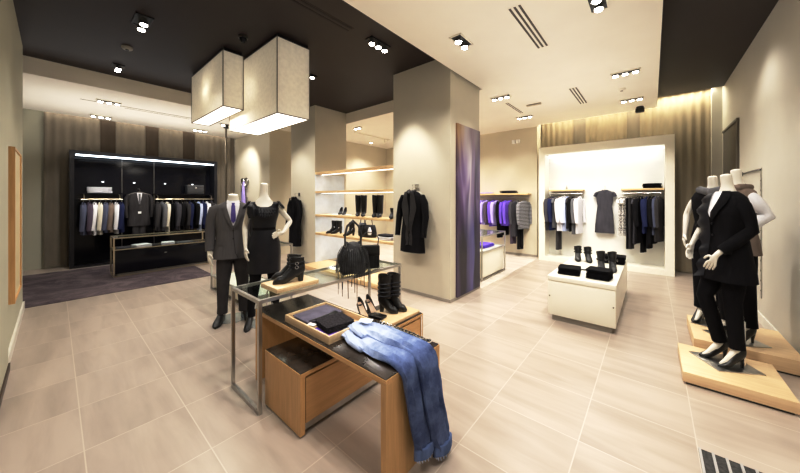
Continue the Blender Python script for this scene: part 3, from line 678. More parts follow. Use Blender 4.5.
# big coats on the pillars
def wall_coat(label, x, y, ztop, L, mat, lapel_mat, ruffle=True, w=.20):
    t = thing('hanging_coat', label, 'coat', (x, y, ztop))
    prof = [(-.05,.05,.04),(-.07,.085,.055),(-.10,w*.7,.065),(-.145,w*.98,.07),(-.24,w*1.02,.075),(-.4,w*.96,.075),(-.52,w*.93,.075),(-.68,w*1.03,.085),(-L,w*1.12,.095)]
    MB().loft([ering(0, 0, z, rx, ry, 40, .012+.05*max(0, -z-.35), 9, 1.) for z, rx, ry in prof]).build('body', mat, t)
    for s in (-1, 1):
        MB().tube([(s*w*.84, 0, -.13), (s*(w+.025), 0, -.24), (s*(w+.055), -.015, -.45), (s*(w+.05), -.05, -.66), (s*(w+.05), -.06, -.74)], [.055, .062, .055, .047, .045], 12, flat=.85).build('sleeve', mat, t)
        # wide ruffled front edge, strip waving outwards
        vs = []; m = 14
        for i in range(m+1):
            f = i/m; zz = -.06-f*(L-.12)*.93; wv = .014*sin(i*1.6+s)
            xi = s*(.035-.03*min(1, f*2)); xo = s*(.05+.075*sin(pi*min(1, f*1.5+.08))*(1 if f < .62 else .5)+.01)
            vs += [(xi, -.088-.01*sin(i), zz), ((xi+xo)/2, -.108-wv, zz-.005), (xo, -.092+wv*.6, zz-.01)]
        fs = [(3*i+k, 3*i+k+1, 3*i+k+4, 3*i+k+3) for i in range(m) for k in (0, 1)]
        MB().add(vs, fs).build('lapel', lapel_mat, t, ang=80)
    MB().tube([(-.06, .0, -.045), (-.05, -.05, -.06), (0, -.075, -.085), (.05, -.05, -.06), (.06, .0, -.045)], [.02]*5, 8).build('collar', lapel_mat, t)
    hanger(t, .17, -.055)
    MB().tube([(0, .12, .03), (0, .12, .045), (0, .0, .045), (0, 0, .02)], .007, 6).box(-.035, .035, .105, .12, -.01, .06).build('wall_hook', M['chrome'], t)
    return t
wall_coat('black ruffle front coat hanging on the face of the front pillar', -2.78, 3.55, 1.66, .98, FAB['black'], plain('black_satin_lapel', (.03,.028,.03), .35))
wall_coat('long black coat hanging on the middle pillar behind the female mannequin', -6.28, 3.61, 1.56, 1.16, FAB['black'], FAB['black'], w=.19)

# scarf on ring holders on the pale wall
t = thing('hanging_scarf', 'lilac scarf looped on a black ring holder on the pale wall', 'scarf', (-8.94, 3.6, 1.95))
fr = MB()
for xx in (-.13, .13):
    fr.tube([(xx+.09*cos(a*pi/8), -.04, .0+.12*sin(a*pi/8)) for a in range(17)], .016, 6)
for xx in (-.24, 0): fr.box(xx-.014, xx+.014, -.045, -.03, -.72, .1)
for zz in (-.2, -.45, -.7, .1): fr.box(-.24, .2, -.045, -.03, zz-.012, zz+.012)
fr.box(-.02, .02, -.03, 0, -.1, -.06)
fr.build('ring_holder', M['steel_dark'], t)
MB().loft([ering(x, -.06, z, rx, .03, 14, .1, 4) for z, x, rx in [(.02,-.02,.03),(-.15,-.03,.05),(-.32,-.04,.10),(-.5,-.03,.12),(-.66,-.02,.10)]]).build('scarf_fabric', FAB['lilac'], t)

# wall mounted slotted strip on the right wall
t = thing('slotted_wall_rail', 'perforated steel wall strip with a bracket arm on the right wall', 'wall rail', (1.0, 5.5, 0))
B(-.008, 0, -.018, .018, .30, 1.86).build('strip', M['steel'], t, smooth=False)
hh = MB()
for k in range(12): hh.box(-.010, -.008, -.006, .006, .38+k*.12, .40+k*.12)
hh.build('slot', M['black'], t, smooth=False)
MB().tube([(-.008, 0, 1.84), (-.02, .02, 1.845), (-.02, .98, 1.845)], .010, 8).box(-.02, -.0, .96, 1.0, 1.82, 1.87).build('bracket_arm', M['steel_dark'], t)

# ================================================================ folded goods helper
def folded(label, loc, w, d, n, mat, rz=0, name='folded_jumper', cat='folded clothes', lh=.028, group=None):
    t = thing(name, label, cat, loc, rz, group)
    for k in range(n):
        z0 = k*lh; j = random.uniform(-.008, .008); mb = MB()
        # rounded folded layer, open side shows two leaves
        for q in range(2):
            za = z0+q*lh*.5; rings = []
            for yy, sc in ((-d/2, .0), (-d/2+.01, .8), (-d*.2, 1.), (d*.2, 1.05), (d/2-.01, .85), (d/2, .0)):
                hh_ = max(.08, sc)*lh*.27
                rings.append([((w/2*(1-.05*(1-sc)))*math.copysign(abs(cos(a))**.35, cos(a))+j, yy+j, za+lh*.27+hh_*math.copysign(abs(sin(a))**.8, sin(a))+.002*sin(7*yy+k)*0) for a in [2*pi*i/16+.001 for i in range(16)]])
            mb.loft(rings)
        mb.build('folded_layer', mat, t)
    return t
# ================================================================ central tables
# nested tables: taller waterfall table, lower long bench running under it
tb = thing('display_table', 'oak waterfall table with dark stone top, jeans hanging over its end', 'table', (-1.755, 1.325, 0))
a, b, h, w = .74, .245, .585, .036
B(-a, a, -b, b, h-.034, h-.006).build('table_top', M['oak'], tb, smooth=False)
B(a-w, a, -b, b, 0, h-.034).build('end_panel', M['oak_z'], tb, smooth=False)
B(-a, -a+w, -b, b, 0, h-.034).build('end_panel', M['oak_z'], tb, smooth=False)
B(-a+.004, a-.004, -b+.004, b-.004, h-.006, h, bev=.001).build('stone_top', M['granite'], tb)
bn = thing('nested_bench', 'lower oak bench with dark top running beneath the taller table', 'bench', (-1.895, 1.635, 0))
a, b, h, w = .235, .645, .405, .035
B(-a, a, -b, -b+w, .012, h-.03).build('end_panel', M['oak_z'], bn, smooth=False)
B(-a, a, b-w, b, .012, h-.03).build('end_panel', M['oak_z'], bn, smooth=False)
B(-a, a, -b, b, h-.03, h-.006).build('bench_top', M['oak_y'], bn, smooth=False)
B(-a+.004, a-.004, -b+.004, b-.004, h-.006, h, bev=.001).build('stone_top', M['granite'], bn)
for s in (-1, 1):
    dq = B(s*a-(.022 if s > 0 else -.004), s*a-(.004 if s > 0 else -.022), -b+w+.008, b-w-.008, .075, h-.045).build('drawer_front', M['oak_y'], bn, smooth=False)
    B(s*a-(.030 if s > 0 else -.012), s*a-(.012 if s > 0 else -.030), -b+w+.004, b-w-.004, .03, .072).build('steel_kick', M['steel'], bn, smooth=False)
B(a-.004, a+.002, b-.030, b-.014, .10, h-.012).build('edge_strip', M['chrome'], bn, smooth=False)
# steel framed glass shelf straddling both
gt = thing('glass_table', 'slim steel framed glass table straddling the oak tables', 'table', (-2.305, 1.672, 0))
a, b, h, w = .235, .748, .79, .024
for sx in (-1, 1):
    for sy in (-1, 1):
        B(sx*a-w/2, sx*a+w/2, sy*b-w/2, sy*b+w/2, 0, h-w).build('leg', M['steel'], gt, smooth=False)
for sy in (-1, 1):
    B(-a+w/2, a-w/2, sy*b-w/2, sy*b+w/2, 0, w).build('floor_bar', M['steel'], gt, smooth=False)
tf = MB()
for s in (-1, 1): tf.box(s*a-w/2, s*a+w/2, -b-w/2, b+w/2, h-w, h).box(-a+w/2, a-w/2, s*b-w/2, s*b+w/2, h-w, h)
tf.build('top_frame', M['steel'], gt, smooth=False)
B(-a+w/2, a-w/2, -b+w/2, b-w/2, h-.008, h).build('glass_top', M['glass'], gt, smooth=False)

def slab(name, label, x, y, z, w_, d_, h_, rz=0):
    t = thing(name, label, 'display board', (x, y, z), rz)
    B(-w_/2, w_/2, -d_/2, d_/2, 0, h_, bev=.003).build('board', M['maple'], t)
    B(-w_/2-.001, w_/2+.001, -d_/2-.001, d_/2+.001, h_*.45, h_*.5).build('edge_groove', M['oak_y'], t, smooth=False)
slab('wooden_riser', 'pale wood riser on the glass table under the buckled ankle boots', -2.235, 1.245, .79, .26, .36, .036)
slab('wooden_riser', 'pale wood riser on the lower bench under the tall black boots', -1.83, 2.045, .405, .30, .42, .030)
# open tray
ty = thing('wooden_tray', 'shallow pale wood tray of folded knitwear on the stone top table', 'tray', (-1.80, 1.29, .585))
a, b, h = .27, .18, .05
B(-a, a, -b, b, 0, .008).build('tray_base', M['maple'], ty, smooth=False)
for q in ((-a, a, -b, -b+.012), (-a, a, b-.012, b), (-a, -a+.012, -b+.012, b-.012), (a-.012, a, -b+.012, b-.012)):
    B(*q, .008, h, bev=.0015).build('tray_side', M['maple'], ty)
folded('flat folded slate grey knit filling the left half of the wooden tray', (-1.925, 1.30, .594), .22, .30, 1, cloth('slate_grey_knit', (.15,.14,.185)), 0, lh=.04)
folded('folded purple knit lying under the dark cardigan in the wooden tray', (-1.67, 1.235, .594), .17, .19, 1, FAB['purple'], .1, lh=.022)
folded('bunched dark charcoal cardigan on top of the purple knit in the tray', (-1.675, 1.255, .618), .19, .21, 2, FAB['tweed'], -.15, lh=.022, name='folded_cardigan')
t = thing('leather_strap', 'rolled black leather strap with a thick end lying across the tray', 'belt', (-1.80, 1.24, .634), -.1)
MB().tube([(-.01, -.09, .008), (-.005, -.04, .01), (.0, .02, .012), (.0, .07, .014)], [.006, .008, .012, .012], 8, flat=.6).build('strap', FAB['leather'], t)
MB().tube([(0, .06, .012), (.0, .09, .014), (.0, .12, .014), (0, .135, .012)], [.012, .024, .024, .01], 10, flat=.55).build('strap_end', FAB['leather'], t)
solo('price_card', B(-.03, .03, -.018, .018, 0, .002), M['paper'], 'small white card at the front edge of the wooden tray', 'card', (-1.77, 1.145, .634), rz=.3, smooth=False)
# belts beside the jeans
def belt(label, pts, mat, zz=.0):
    t = thing('studded_belt', label, 'belt', (pts[0][0], pts[0][1], .586), group='belts beside the jeans')
    P = [Vector((p[0]-pts[0][0], p[1]-pts[0][1], p[2])) for p in pts]
    mb = MB().tube(P, [.020]*len(P), 8, flat=.22, up=(0, 0, 1))
    st = mb; nf = len(mb.f)
    for i in range(len(P)-1):
        for k in range(4):
            q = P[i].lerp(P[i+1], (k+.5)/4); d = (P[i+1]-P[i]).normalized(); nrm = Vector((-d.y, d.x, 0))
            for s in (-1, 1):
                c = q+nrm*s*.010; st.box(c.x-.0045, c.x+.0045, c.y-.0045, c.y+.0045, c.z+.003, c.z+.010)
    o = st.build('strap', mat, t); o.data.materials.append(M['chrome'])
    for p_ in o.data.polygons[nf:]: p_.material_index = 1
    q = P[-1]; MB().tube([(q.x+.022*cos(k*pi/4), q.y+.022*sin(k*pi/4), q.z+.006) for k in range(9)], .004, 6).build('buckle', M['chrome'], t)
belt('black studded belt lying along the table just behind the jeans', [(-1.60,1.50,.008),(-1.48,1.53,.012),(-1.35,1.535,.012),(-1.22,1.54,.012),(-1.07,1.525,.010)], FAB['leather'])
belt('second studded belt with a pale edge tucked against the jeans', [(-1.50,1.475,.014),(-1.40,1.49,.026),(-1.28,1.488,.026),(-1.17,1.485,.028),(-1.08,1.48,.026)], FAB['leather_g'])

# jeans draped over the table end
jn = thing('jeans', 'washed blue jeans draped over the table end with turned up cuffs', 'jeans', (-1.535, 1.33, .585))
def leg_strip(pts, mat, name, parent, n=24, fold=.006, k=4):
    rings = []; P = [Vector(p[:3]) for p in pts]; m = len(P)
    # smooth path
    path = []; prm = []
    for i in range(m-1):
        for s in range(4):
            f = s/4; p0 = P[max(i-1, 0)]; p1 = P[i]; p2 = P[i+1]; p3 = P[min(i+2, m-1)]
            path.append(.5*((2*p1)+(-p0+p2)*f+(2*p0-5*p1+4*p2-p3)*f*f+(-p0+3*p1-3*p2+p3)*f**3))
            prm.append((pts[i][3]*(1-f)+pts[i+1][3]*f, pts[i][4]*(1-f)+pts[i+1][4]*f))
    path.append(P[-1]); prm.append((pts[-1][3], pts[-1][4]))
    for i, p in enumerate(path):
        t = (path[min(i+1, len(path)-1)]-path[max(i-1, 0)]).normalized(); wv = Vector((0, 1, 0)); wv = (wv-t*wv.dot(t)).normalized(); nv = wv.cross(t)
        if nv.z < -.2 or (abs(nv.z) <= .2 and nv.x < 0): nv = -nv
        hw, th = prm[i]; r = []
        for j in range(n):
            a = 2*pi*j/n; ca, sa = cos(a), sin(a)
            f = fold*sin(k*ca*3+i*.35)+fold*.6*sin(9*ca+i*.9)
            r.append(p+wv*hw*math.copysign(abs(ca)**.7, ca)+nv*(th*math.copysign(abs(sa)**.8, sa)+(f if sa > 0 else 0)))
        rings.append(r)
    return MB().loft(rings).build(name, mat, parent, ang=70)
# local coords: origin (-1.56,1.33,.585); table end at x=+.52
legA = [(-.02,-.01,.022,.11,.013),(.12,-.03,.022,.115,.014),(.30,-.075,.022,.085,.014),(.46,-.075,.024,.085,.018),(.535,-.065,-.005,.090,.016),(.552,-.052,-.10,.088,.018),(.565,-.035,-.28,.072,.026),(.572,-.01,-.41,.066,.024),(.575,0.0,-.455,.064,.024)]
legB = [(-.01,.03,.032,.08,.020),(.12,.035,.038,.085,.022),(.30,.045,.040,.080,.022),(.47,.045,.038,.082,.020),(.555,.045,.004,.088,.018),(.588,.05,-.12,.086,.020),(.602,.07,-.28,.078,.022),(.606,.105,-.43,.070,.024),(.612,.13,-.505,.066,.024)]
leg_strip(legA, M['denim'], 'leg', jn, fold=.009); leg_strip(legB, M['denim'], 'leg', jn, fold=.009)
def cuff(c, hw, nm='cuff'):
    x, y, z = c; r = []
    for zz, s in ((z+.022, 1.10), (z+.014, 1.22), (z-.03, 1.24), (z-.036, 1.08)):
        r.append([(x+.032*s*sin(a), y+hw*s*cos(a), zz+.006*sin(3*a)) for a in [2*pi*k/20 for k in range(20)]])
    q = MB().loft(r).build(nm, cloth('denim_reverse', (.10,.14,.27), var=.4), jn)
    fr_ = MB()
    for k in range(18):
        a = 2*pi*k/18; xx, yy = x+.030*sin(a), y+hw*cos(a)
        fr_.tube([(xx, yy, z-.03), (xx+.004, yy+.003, z-.045-.012*random.random())], [.006, .002], 5)
    fr_.build('frayed_edge', FAB['lightblue'], q)
cuff((.577, 0.0, -.46), .066); cuff((.612, .13, -.505), .068)
# crumpled waist end
leg_strip([(-.04,-.05,.02,.025,.016),(.03,-.085,.024,.035,.018),(.12,-.125,.022,.035,.016),(.24,-.15,.018,.022,.010)], M['denim'], 'crumpled_side', jn, fold=.004)
leg_strip([(-.06,.02,.022,.045,.02),(.0,.0,.045,.05,.018),(.06,-.03,.052,.045,.014),(.16,-.06,.046,.03,.008)], M['denim'], 'waistband_fold', jn, fold=.004)
B(-.045, .045, -.03, .03, 0, .002).xf(Matrix.Translation((.06, .04, .084)) @ Matrix.Rotation(.5, 4, 'Z')).build('hang_tag', M['paper'], jn, smooth=False)

# ---------------------------------------------------------------- footwear
def foot_loft(L, W, heel, top, toe=.035, n=16, point=1.):
    # heel at y=0, toe at y=-L ; returns rings along the foot
    rings = []
    S = [(0, .55), (.06, .8), (.2, .86), (.38, .80), (.55, .92), (.70, 1.0), (.84, .86), (.94, .55*point+.2*(1-point)), (1.0, .12)]
    for f, wv in S:
        base = heel*(1-f/.62)**1.2 if f < .62 else 0.
        base = max(0, base); tp = top(f)
        cz = (base+tp)/2; hz = (tp-base)/2
        rings.append([(W/2*wv*math.copysign(abs(cos(a))**.8, cos(a)), -L*f, cz+hz*math.copysign(abs(sin(a))**.75, sin(a))) for a in [2*pi*k/n for k in range(n)]])
    return MB().loft(rings)
def pump(label, x, y, z, rz, mat=None, insole=None, group=None, heel=.085, L=.22, asmesh=None, parent=None, name='high_heel_shoe'):
    t = thing(name, label, 'shoe', (x, y, z), rz, group) if parent is None else bpy.data.objects.new(name, None)
    if parent is not None: COL.objects.link(t); t.parent = parent; t.location = (x, y, z); t.rotation_euler = (0, 0, rz)
    sole = lambda f: heel*(1-f/.62)**1.2 if f < .62 else 0
    top = lambda f: sole(f)+.012 if f < .6 else .012+.030*sin(min(1, (f-.6)/.2)*pi/2)*(1 if f < .85 else max(.25, (1-f)/.15))
    up = foot_loft(L, .072, heel, top)
    # thin side wall running round the open heel cup
    vs = []; m = 24
    for k in range(m+1):
        q = -1+2*k/m; f = .64*abs(q)**1.3; sd = math.copysign(1, q) if q else 1; wv = .036*min(1, (abs(q)*2.6)**.6)*(.88 if f < .5 else .95)
        hgt = .052*(1-f/.66)+.014
        vs += [(sd*wv if abs(q) > .01 else 0, -L*f+.003, sole(f)+.004), (sd*wv*.96 if abs(q) > .01 else 0, -L*f+.001, sole(f)+hgt)]
    up.add(vs, [(2*k, 2*k+1, 2*k+3, 2*k+2) for k in range(m)])
    up.build('upper', mat or FAB['leather'], t)
    MB().loft([[(rr*cos(a), yy+rr*sin(a)*1.1, zz) for a in [2*pi*k/10 for k in range(10)]] for zz, rr, yy in [(0,.007,-.022),(.02,.007,-.021),(heel*.7,.013,-.018),(heel,.024,-.020)]]).build('heel', mat or FAB['leather'], t)
    if insole:
        MB().loft([[(.029*s_*cos(a)*(1+.1*f), -L*f, (heel*(1-f/.62)**1.2 if f < .62 else 0)+.019+.003*sin(a)) for a in [2*pi*k/8 for k in range(8)]] for f, s_ in ((.03,.7),(.2,1.),(.4,1.),(.6,1.2),(.68,.8))]).build('insole', insole, t)
    return t
def boot(label, x, y, z, rz, shaft=.12, heel=.08, L=.24, mat=None, straps=1, group=None, name='ankle_boot', wshaft=.048, parent=None, cuffmat=None, nostrap=False):
    mat = mat or FAB['leather']
    t = thing(name, label, 'boot', (x, y, z), rz, group)
    top = lambda f: (heel+.09 if f < .3 else max(.035, (heel+.09)*(1-(f-.3)/.42)+.055*((f-.3)/.42))) if f < .72 else .055*(1 if f < .86 else max(.35, (1.06-f)/.2))
    foot_loft(L, .088, heel, top).build('upper', mat, t)
    z0 = heel+.04; rg = []
    for i in range(7):
        f = i/6; zz = z0+f*shaft; rx = wshaft*(.82+.25*f); ry = wshaft*(1.05+.2*f)
        rg.append([(rx*cos(a)*(1+.02*sin(3*a+i)), -.058+ry*sin(a)-.0*f, zz+.005*sin(2*a+i)) for a in [2*pi*k/18 for k in range(18)]])
    # rim turned in to show the opening
    rg.append([(p[0]*.86, -.058+(p[1]+.058)*.86, p[2]-.002) for p in rg[-1]]); rg.append([(p[0]*.8, -.058+(p[1]+.058)*.8, p[2]-.05) for p in rg[-1]])
    MB().loft(rg).build('shaft', mat, t)
    MB().loft([[(rr*cos(a), yy+rr*sin(a)*1.15, zz) for a in [2*pi*k/12 for k in range(12)]] for zz, rr, yy in [(0,.017,-.028),(heel*.6,.021,-.028),(heel+.01,.030,-.034)]]).build('heel', M['black'], t)
    if not nostrap:
        for k in range(straps):
            zz = z0+shaft*(.12+.6*k/max(1, straps-.5))
            MB().tube([(wshaft*1.02*cos(a), -.058+wshaft*1.2*sin(a), zz+.004*sin(a*2)) for a in [2*pi*q/16 for q in range(17)]], .006, 6, flat=1.4).build('strap', FAB['dress'], t)
            MB().tube([(wshaft*1.05+.004, -.07+.012*cos(q*pi/4), zz+.012*sin(q*pi/4)) for q in range(9)], .0022, 6).build('buckle', M['chrome'], t)
    return t
# buckled ankle boots on the glass table (toes towards lower left)
boot('black buckled heeled ankle boot on the glass table riser, nearer the camera', -2.17, 1.33, .826, radians(-18), shaft=.075, heel=.075, straps=2, group='buckled ankle boots on the glass table')
boot('black buckled heeled ankle boot on the glass table riser, the rear one', -2.29, 1.38, .826, radians(-24), shaft=.075, heel=.075, straps=2, group='buckled ankle boots on the glass table')
# tall boots on the low riser
boot('tall black laced heeled boot on the bench riser, the left one', -1.955, 1.985, .435, radians(112), shaft=.215, heel=.09, straps=4, mat=FAB['leather'], wshaft=.053, L=.19, group='tall black boots on the bench')
boot('tall black laced heeled boot on the bench riser, the right one', -1.925, 2.075, .435, radians(112), shaft=.215, heel=.09, straps=4, mat=FAB['leather'], wshaft=.053, L=.19, group='tall black boots on the bench')
pump('dark high heel with nude lining on the bench, the left one', -2.105, 1.865, .405, radians(72), L=.24, heel=.10, insole=FAB['beige'], group='high heels on the bench', mat=FAB['leather_g'])
pump('dark high heel with nude lining on the bench, next to the tall boots', -2.10, 1.965, .405, radians(78), L=.24, heel=.10, insole=FAB['beige'], group='high heels on the bench', mat=FAB['leather_g'])
t = thing('leather_purse', 'small flat black leather purse on the bench in front of the tall boots', 'purse', (-1.86, 1.87, .435), .15)
B(-.07, .07, -.05, .05, 0, .022, bev=.008).build('body', FAB['leather'], t); B(-.072, .072, -.052, .01, .020, .028, bev=.003).build('flap', FAB['leather'], t)
MB().cyl(0, -.03, .027, .032, .006, 10).build('clasp', M['chrome'], t)

# ---------------------------------------------------------------- handbags on the glass table
hb = thing('fringed_handbag', 'black fringed leather handbag with twin handles on the glass table', 'handbag', (-2.135, 1.82, .79), radians(52)); hb.scale = (.9,1,1.2)
rg = []
for z, rx, ry in [(0,.13,.05),(.02,.155,.065),(.08,.165,.072),(.15,.15,.060),(.20,.125,.04),(.235,.105,.02),(.245,.09,.008)]:
    rg.append([(.86*rx*math.copysign(abs(cos(a))**.75, cos(a)), .8*ry*sin(a)*(1+.06*sin(6*a)), z+.008*sin(3*a)) for a in [2*pi*k/28 for k in range(28)]])
MB().loft(rg).build('body', FAB['leather_g'], hb, ang=60)
fr = MB()
for k in range(46):
    a = 2*pi*k/46; rx, ry = .158, .06
    x0_, y0_ = rx*cos(a), ry*sin(a); ln = .15+.14*random.random(); z1 = .19+.03*random.random()
    out = 1.16; zb = z1-ln-.10*random.random() if sin(a) < -.35 else max(.008, z1-ln)
    # the strands on the camera side hang over the front bar of the table
    fr.tube([(x0_*.72, y0_*.6, z1), (x0_*.96, y0_*1.25, z1-.05), (x0_*1.08, y0_*1.45+(-.012 if sin(a) < 0 else 0), z1-.13), (x0_*1.1+.01*random.uniform(-1, 1), y0_*1.62-.012, zb)], [.005, .007, .006, .003], 5, flat=.5)
fr.build('fringe', FAB['leather_g'], hb, ang=80)
for s in (-1, 1):
    MB().tube([(-.08, s*.022, .22), (-.082, s*.03, .30), (-.06, s*.03, .37), (0, s*.03, .415), (.06, s*.03, .37), (.082, s*.03, .30), (.08, s*.022, .22)], .009, 8).build('handle', FAB['leather_g'], hb)
for sx in (-1, 1):
    for s in (-1, 1): MB().tube([(sx*.08+.012*cos(q*pi/4), s*.026, .225+.012*sin(q*pi/4)) for q in range(9)], .003, 6).build('ring', M['chrome'], hb)
sb = thing('quilted_handbag', 'boxy black quilted bag standing beside the fringed handbag', 'handbag', (-2.18, 2.08, .79), radians(50))
B(-.095, .095, -.045, .045, 0, .225, bev=.014).build('body', FAB['leather'], sb)
q = MB()
for k in range(7): q.tube([(-.09+k*.03, -.047, .01), (-.09+k*.03, -.049, .2)], .003, 5)
q.build('quilting', FAB['dress'], sb)
B(-.097, .097, -.052, .03, .13, .232, bev=.008).build('flap', FAB['leather'], sb)
MB().tube([(-.08, 0, .22), (-.09, 0, .30), (-.04, 0, .36), (.04, 0, .36), (.09, 0, .30), (.08, 0, .22)], .005, 6).build('strap', FAB['leather'], sb)

# ---------------------------------------------------------------- shoes and bags on the shelving
Z1, Z2 = 1.142, .742
solo('white_tray', B(-.22, .22, -.09, .09, 0, .018, bev=.004), M['paper'], 'flat white board under the small shoes on the upper shoe shelf', 'board', (-4.93, 3.90, Z1))
pump('small black high heel on the white board, the left one', -4.99, 3.95, Z1+.018, radians(35), group='high heels on the shoe shelf')
pump('small black high heel on the white board, the right one', -4.87, 3.96, Z1+.018, radians(35), group='high heels on the shoe shelf')
for x, lb in ((-4.50,'leftmost'),(-4.34,'second'),(-4.00,'third'),(-3.88,'rightmost')):
    boot(f'tall black riding boot on the upper shoe shelf, {lb} of the four', x, 3.99, Z1, radians(40 if x < -4.2 else 30), shaft=.34, heel=.03, nostrap=True, wshaft=.062, name='riding_boot', group='tall riding boots on the shoe shelf')
boot('short black boot at the right end of the upper shoe shelf', -3.50, 3.92, Z1, radians(30), shaft=.09, heel=.05, nostrap=True, name='ankle_boot', group='small boots on the shoe shelves')
boot('black ankle boot with white lining at the left of the lower shoe shelf', -5.18, 3.97, Z2, radians(-30), shaft=.16, heel=.07, straps=1, group='small boots on the shoe shelves')
boot('black ankle boot just behind the leftmost one on the lower shoe shelf', -5.05, 4.0, Z2, radians(-30), shaft=.16, heel=.07, straps=1, group='small boots on the shoe shelves')
boot('black ankle boot behind the handbag handles on the lower shoe shelf', -4.58, 3.95, Z2, radians(-25), shaft=.16, heel=.07, straps=1, group='small boots on the shoe shelves')
def tote(label, x, y, z, rz, w_=.26, h_=.2):
    t = thing('leather_handbag', label, 'handbag', (x, y, z), rz)
    MB().loft([ering(0, 0, zz, rx, ry, 20, .03, 5) for zz, rx, ry in [(0,w_*.46,.06),(h_*.3,w_*.5,.07),(h_*.7,w_*.46,.055),(h_,w_*.40,.02)]]).build('body', FAB['leather'], t)
    MB().tube([(-w_*.25, 0, h_*.95), (-w_*.2, 0, h_*1.35), (0, 0, h_*1.55), (w_*.2, 0, h_*1.35), (w_*.25, 0, h_*.95)], .008, 6).build('handle', FAB['leather'], t)
    return t
t = tote('slouchy black handbag with a white scarf on the lower shoe shelf', -4.17, 3.95, Z2, .3, .34, .24)
MB().loft([ering(.06, -.075, zz, rx, .014, 12, .15, 3) for zz, rx in [(.05,.03),(.1,.05),(.16,.03),(.2,.015)]]).build('white_scarf', FAB['white'], t)
tote('black handbag standing left of the slouchy one on the lower shoe shelf', -4.42, 4.02, Z2, .1, .22, .26)
folded('low stack of folded grey and white cloth at the right of the lower shoe shelf', (-3.66, 3.92, Z2), .34, .24, 2, FAB['white'], 0, lh=.03)
folded('folded charcoal scarf on the white cloth stack on the lower shoe shelf', (-3.66, 3.92, Z2+.062), .30, .2, 1, FAB['tweed'], 0, lh=.035)

# ---------------------------------------------------------------- goods on the white display block
ZB = .546
folded('flat black folded jumper at the front left of the white display block', (-.80, 4.24, ZB), .24, .26, 3, FAB['black'], .1)
folded('taller stack of black folded jeans at the front right of the display block', (-.47, 4.22, ZB), .24, .24, 4, FAB['black'], -.1)
folded('black folded top at the back right of the white display block', (-.42, 5.35, ZB), .26, .24, 4, FAB['black'], 0)
boot('black strappy bootie at the back left of the display block, left one', -.88, 5.30, ZB, radians(10), shaft=.10, heel=.07, straps=2, group='black booties on the display block')
boot('black strappy bootie at the back left of the display block, right one', -.76, 5.30, ZB, radians(18), shaft=.10, heel=.07, straps=2, group='black booties on the display block')
boot('grey heeled bootie behind the black jeans stack, the left one', -.53, 4.80, ZB, radians(10), shaft=.12, heel=.08, straps=1, mat=FAB['leather_g'], group='grey booties on the display block')
boot('grey heeled bootie behind the black jeans stack, the right one', -.41, 4.84, ZB, radians(10), shaft=.12, heel=.08, straps=1, mat=FAB['leather_g'], group='grey booties on the display block')
t = thing('leather_belt', 'black leather belt lying between the folded piles on the display block', 'belt', (-.66, 4.52, ZB))
MB().tube([(-.10, 0, .012), (0, .01, .012), (.10, 0, .012), (.16, .02, .012)], .02, 8, flat=.4).build('strap', FAB['leather'], t)
MB().tube([(.17+.018*cos(q*pi/4), .02+.018*sin(q*pi/4), .015) for q in range(9)], .003, 6).build('buckle', M['chrome'], t)

# ---------------------------------------------------------------- goods on shelves and counters
folded('black folded jumpers on the wooden shelf at the right of the alcove', (.00, 7.90, 1.70), .30, .24, 3, FAB['black'], 0, lh=.032)
t = thing('jewellery_stand', 'small clear bottles and cards on the wooden shelf at the left of the alcove', 'shelf display', (-1.62, 7.90, 1.70))
B(-.14, .02, -.05, .05, 0, .012).build('tray', M['paper'], t, smooth=False); MB().lathe(.08, 0, [(0,.02),(.06,.02),(.075,.008),(.10,.008)]).build('bottle', M['steel'], t)
folded('black folded jumper on the wooden shelf of the far wall', (-2.85, 7.72, 1.62), .42, .2, 2, FAB['tweed'], 0, lh=.035)
folded('lilac folded scarf on the far wall shelf near the poster', (-3.50, 7.72, 1.62), .42, .2, 1, FAB['lilac'], 0, lh=.03)
folded('purple folded knits inside the small white counter behind the poster pillar', (-2.60, 5.6, .526), .3, .5, 2, FAB['purple'], 0)
folded('white folded shirts on the left shelf of the black cabinet', (-9.52, .66, 1.61), .24, .40, 3, FAB['white'], 0, lh=.045, name='folded_shirt')
bx = thing('leather_case', 'dark leather box case on the right shelf of the black cabinet', 'case', (-9.50, 2.48, 1.61))
B(-.12, .12, -.19, .19, 0, .17, bev=.01).build('body', plain('grey_leather_case', (.06,.06,.065), .4), bx); B(-.122, .122, -.192, .192, .17, .24, bev=.012).build('lid', plain('grey_case_lid', (.09,.09,.095), .4), bx)
B(.122, .13, -.02, .02, .14, .18).build('clasp', M['chrome'], bx, smooth=False)
folded('white folded shirts on the black counter below the hanging suit', (-7.88, 1.14, .512), .26, .26, 2, FAB['white'], .2, name='folded_shirt')
folded('white folded shirt on the black counter nearer its right end', (-7.88, 1.58, .512), .24, .22, 2, FAB['white'], -.1, name='folded_shirt')
folded('dark folded trousers at the left end of the black counter', (-7.88, .88, .512), .24, .2, 1, FAB['dkgrey'], 0, name='folded_trousers')
folded('dark folded trousers in the middle of the black counter', (-7.88, 1.36, .512), .24, .13, 1, FAB['charcoal'], 0, name='folded_trousers')
folded('grey folded trousers towards the right end of the black counter', (-7.88, 1.88, .512), .24, .3, 1, FAB['grey'], 0, name='folded_trousers')
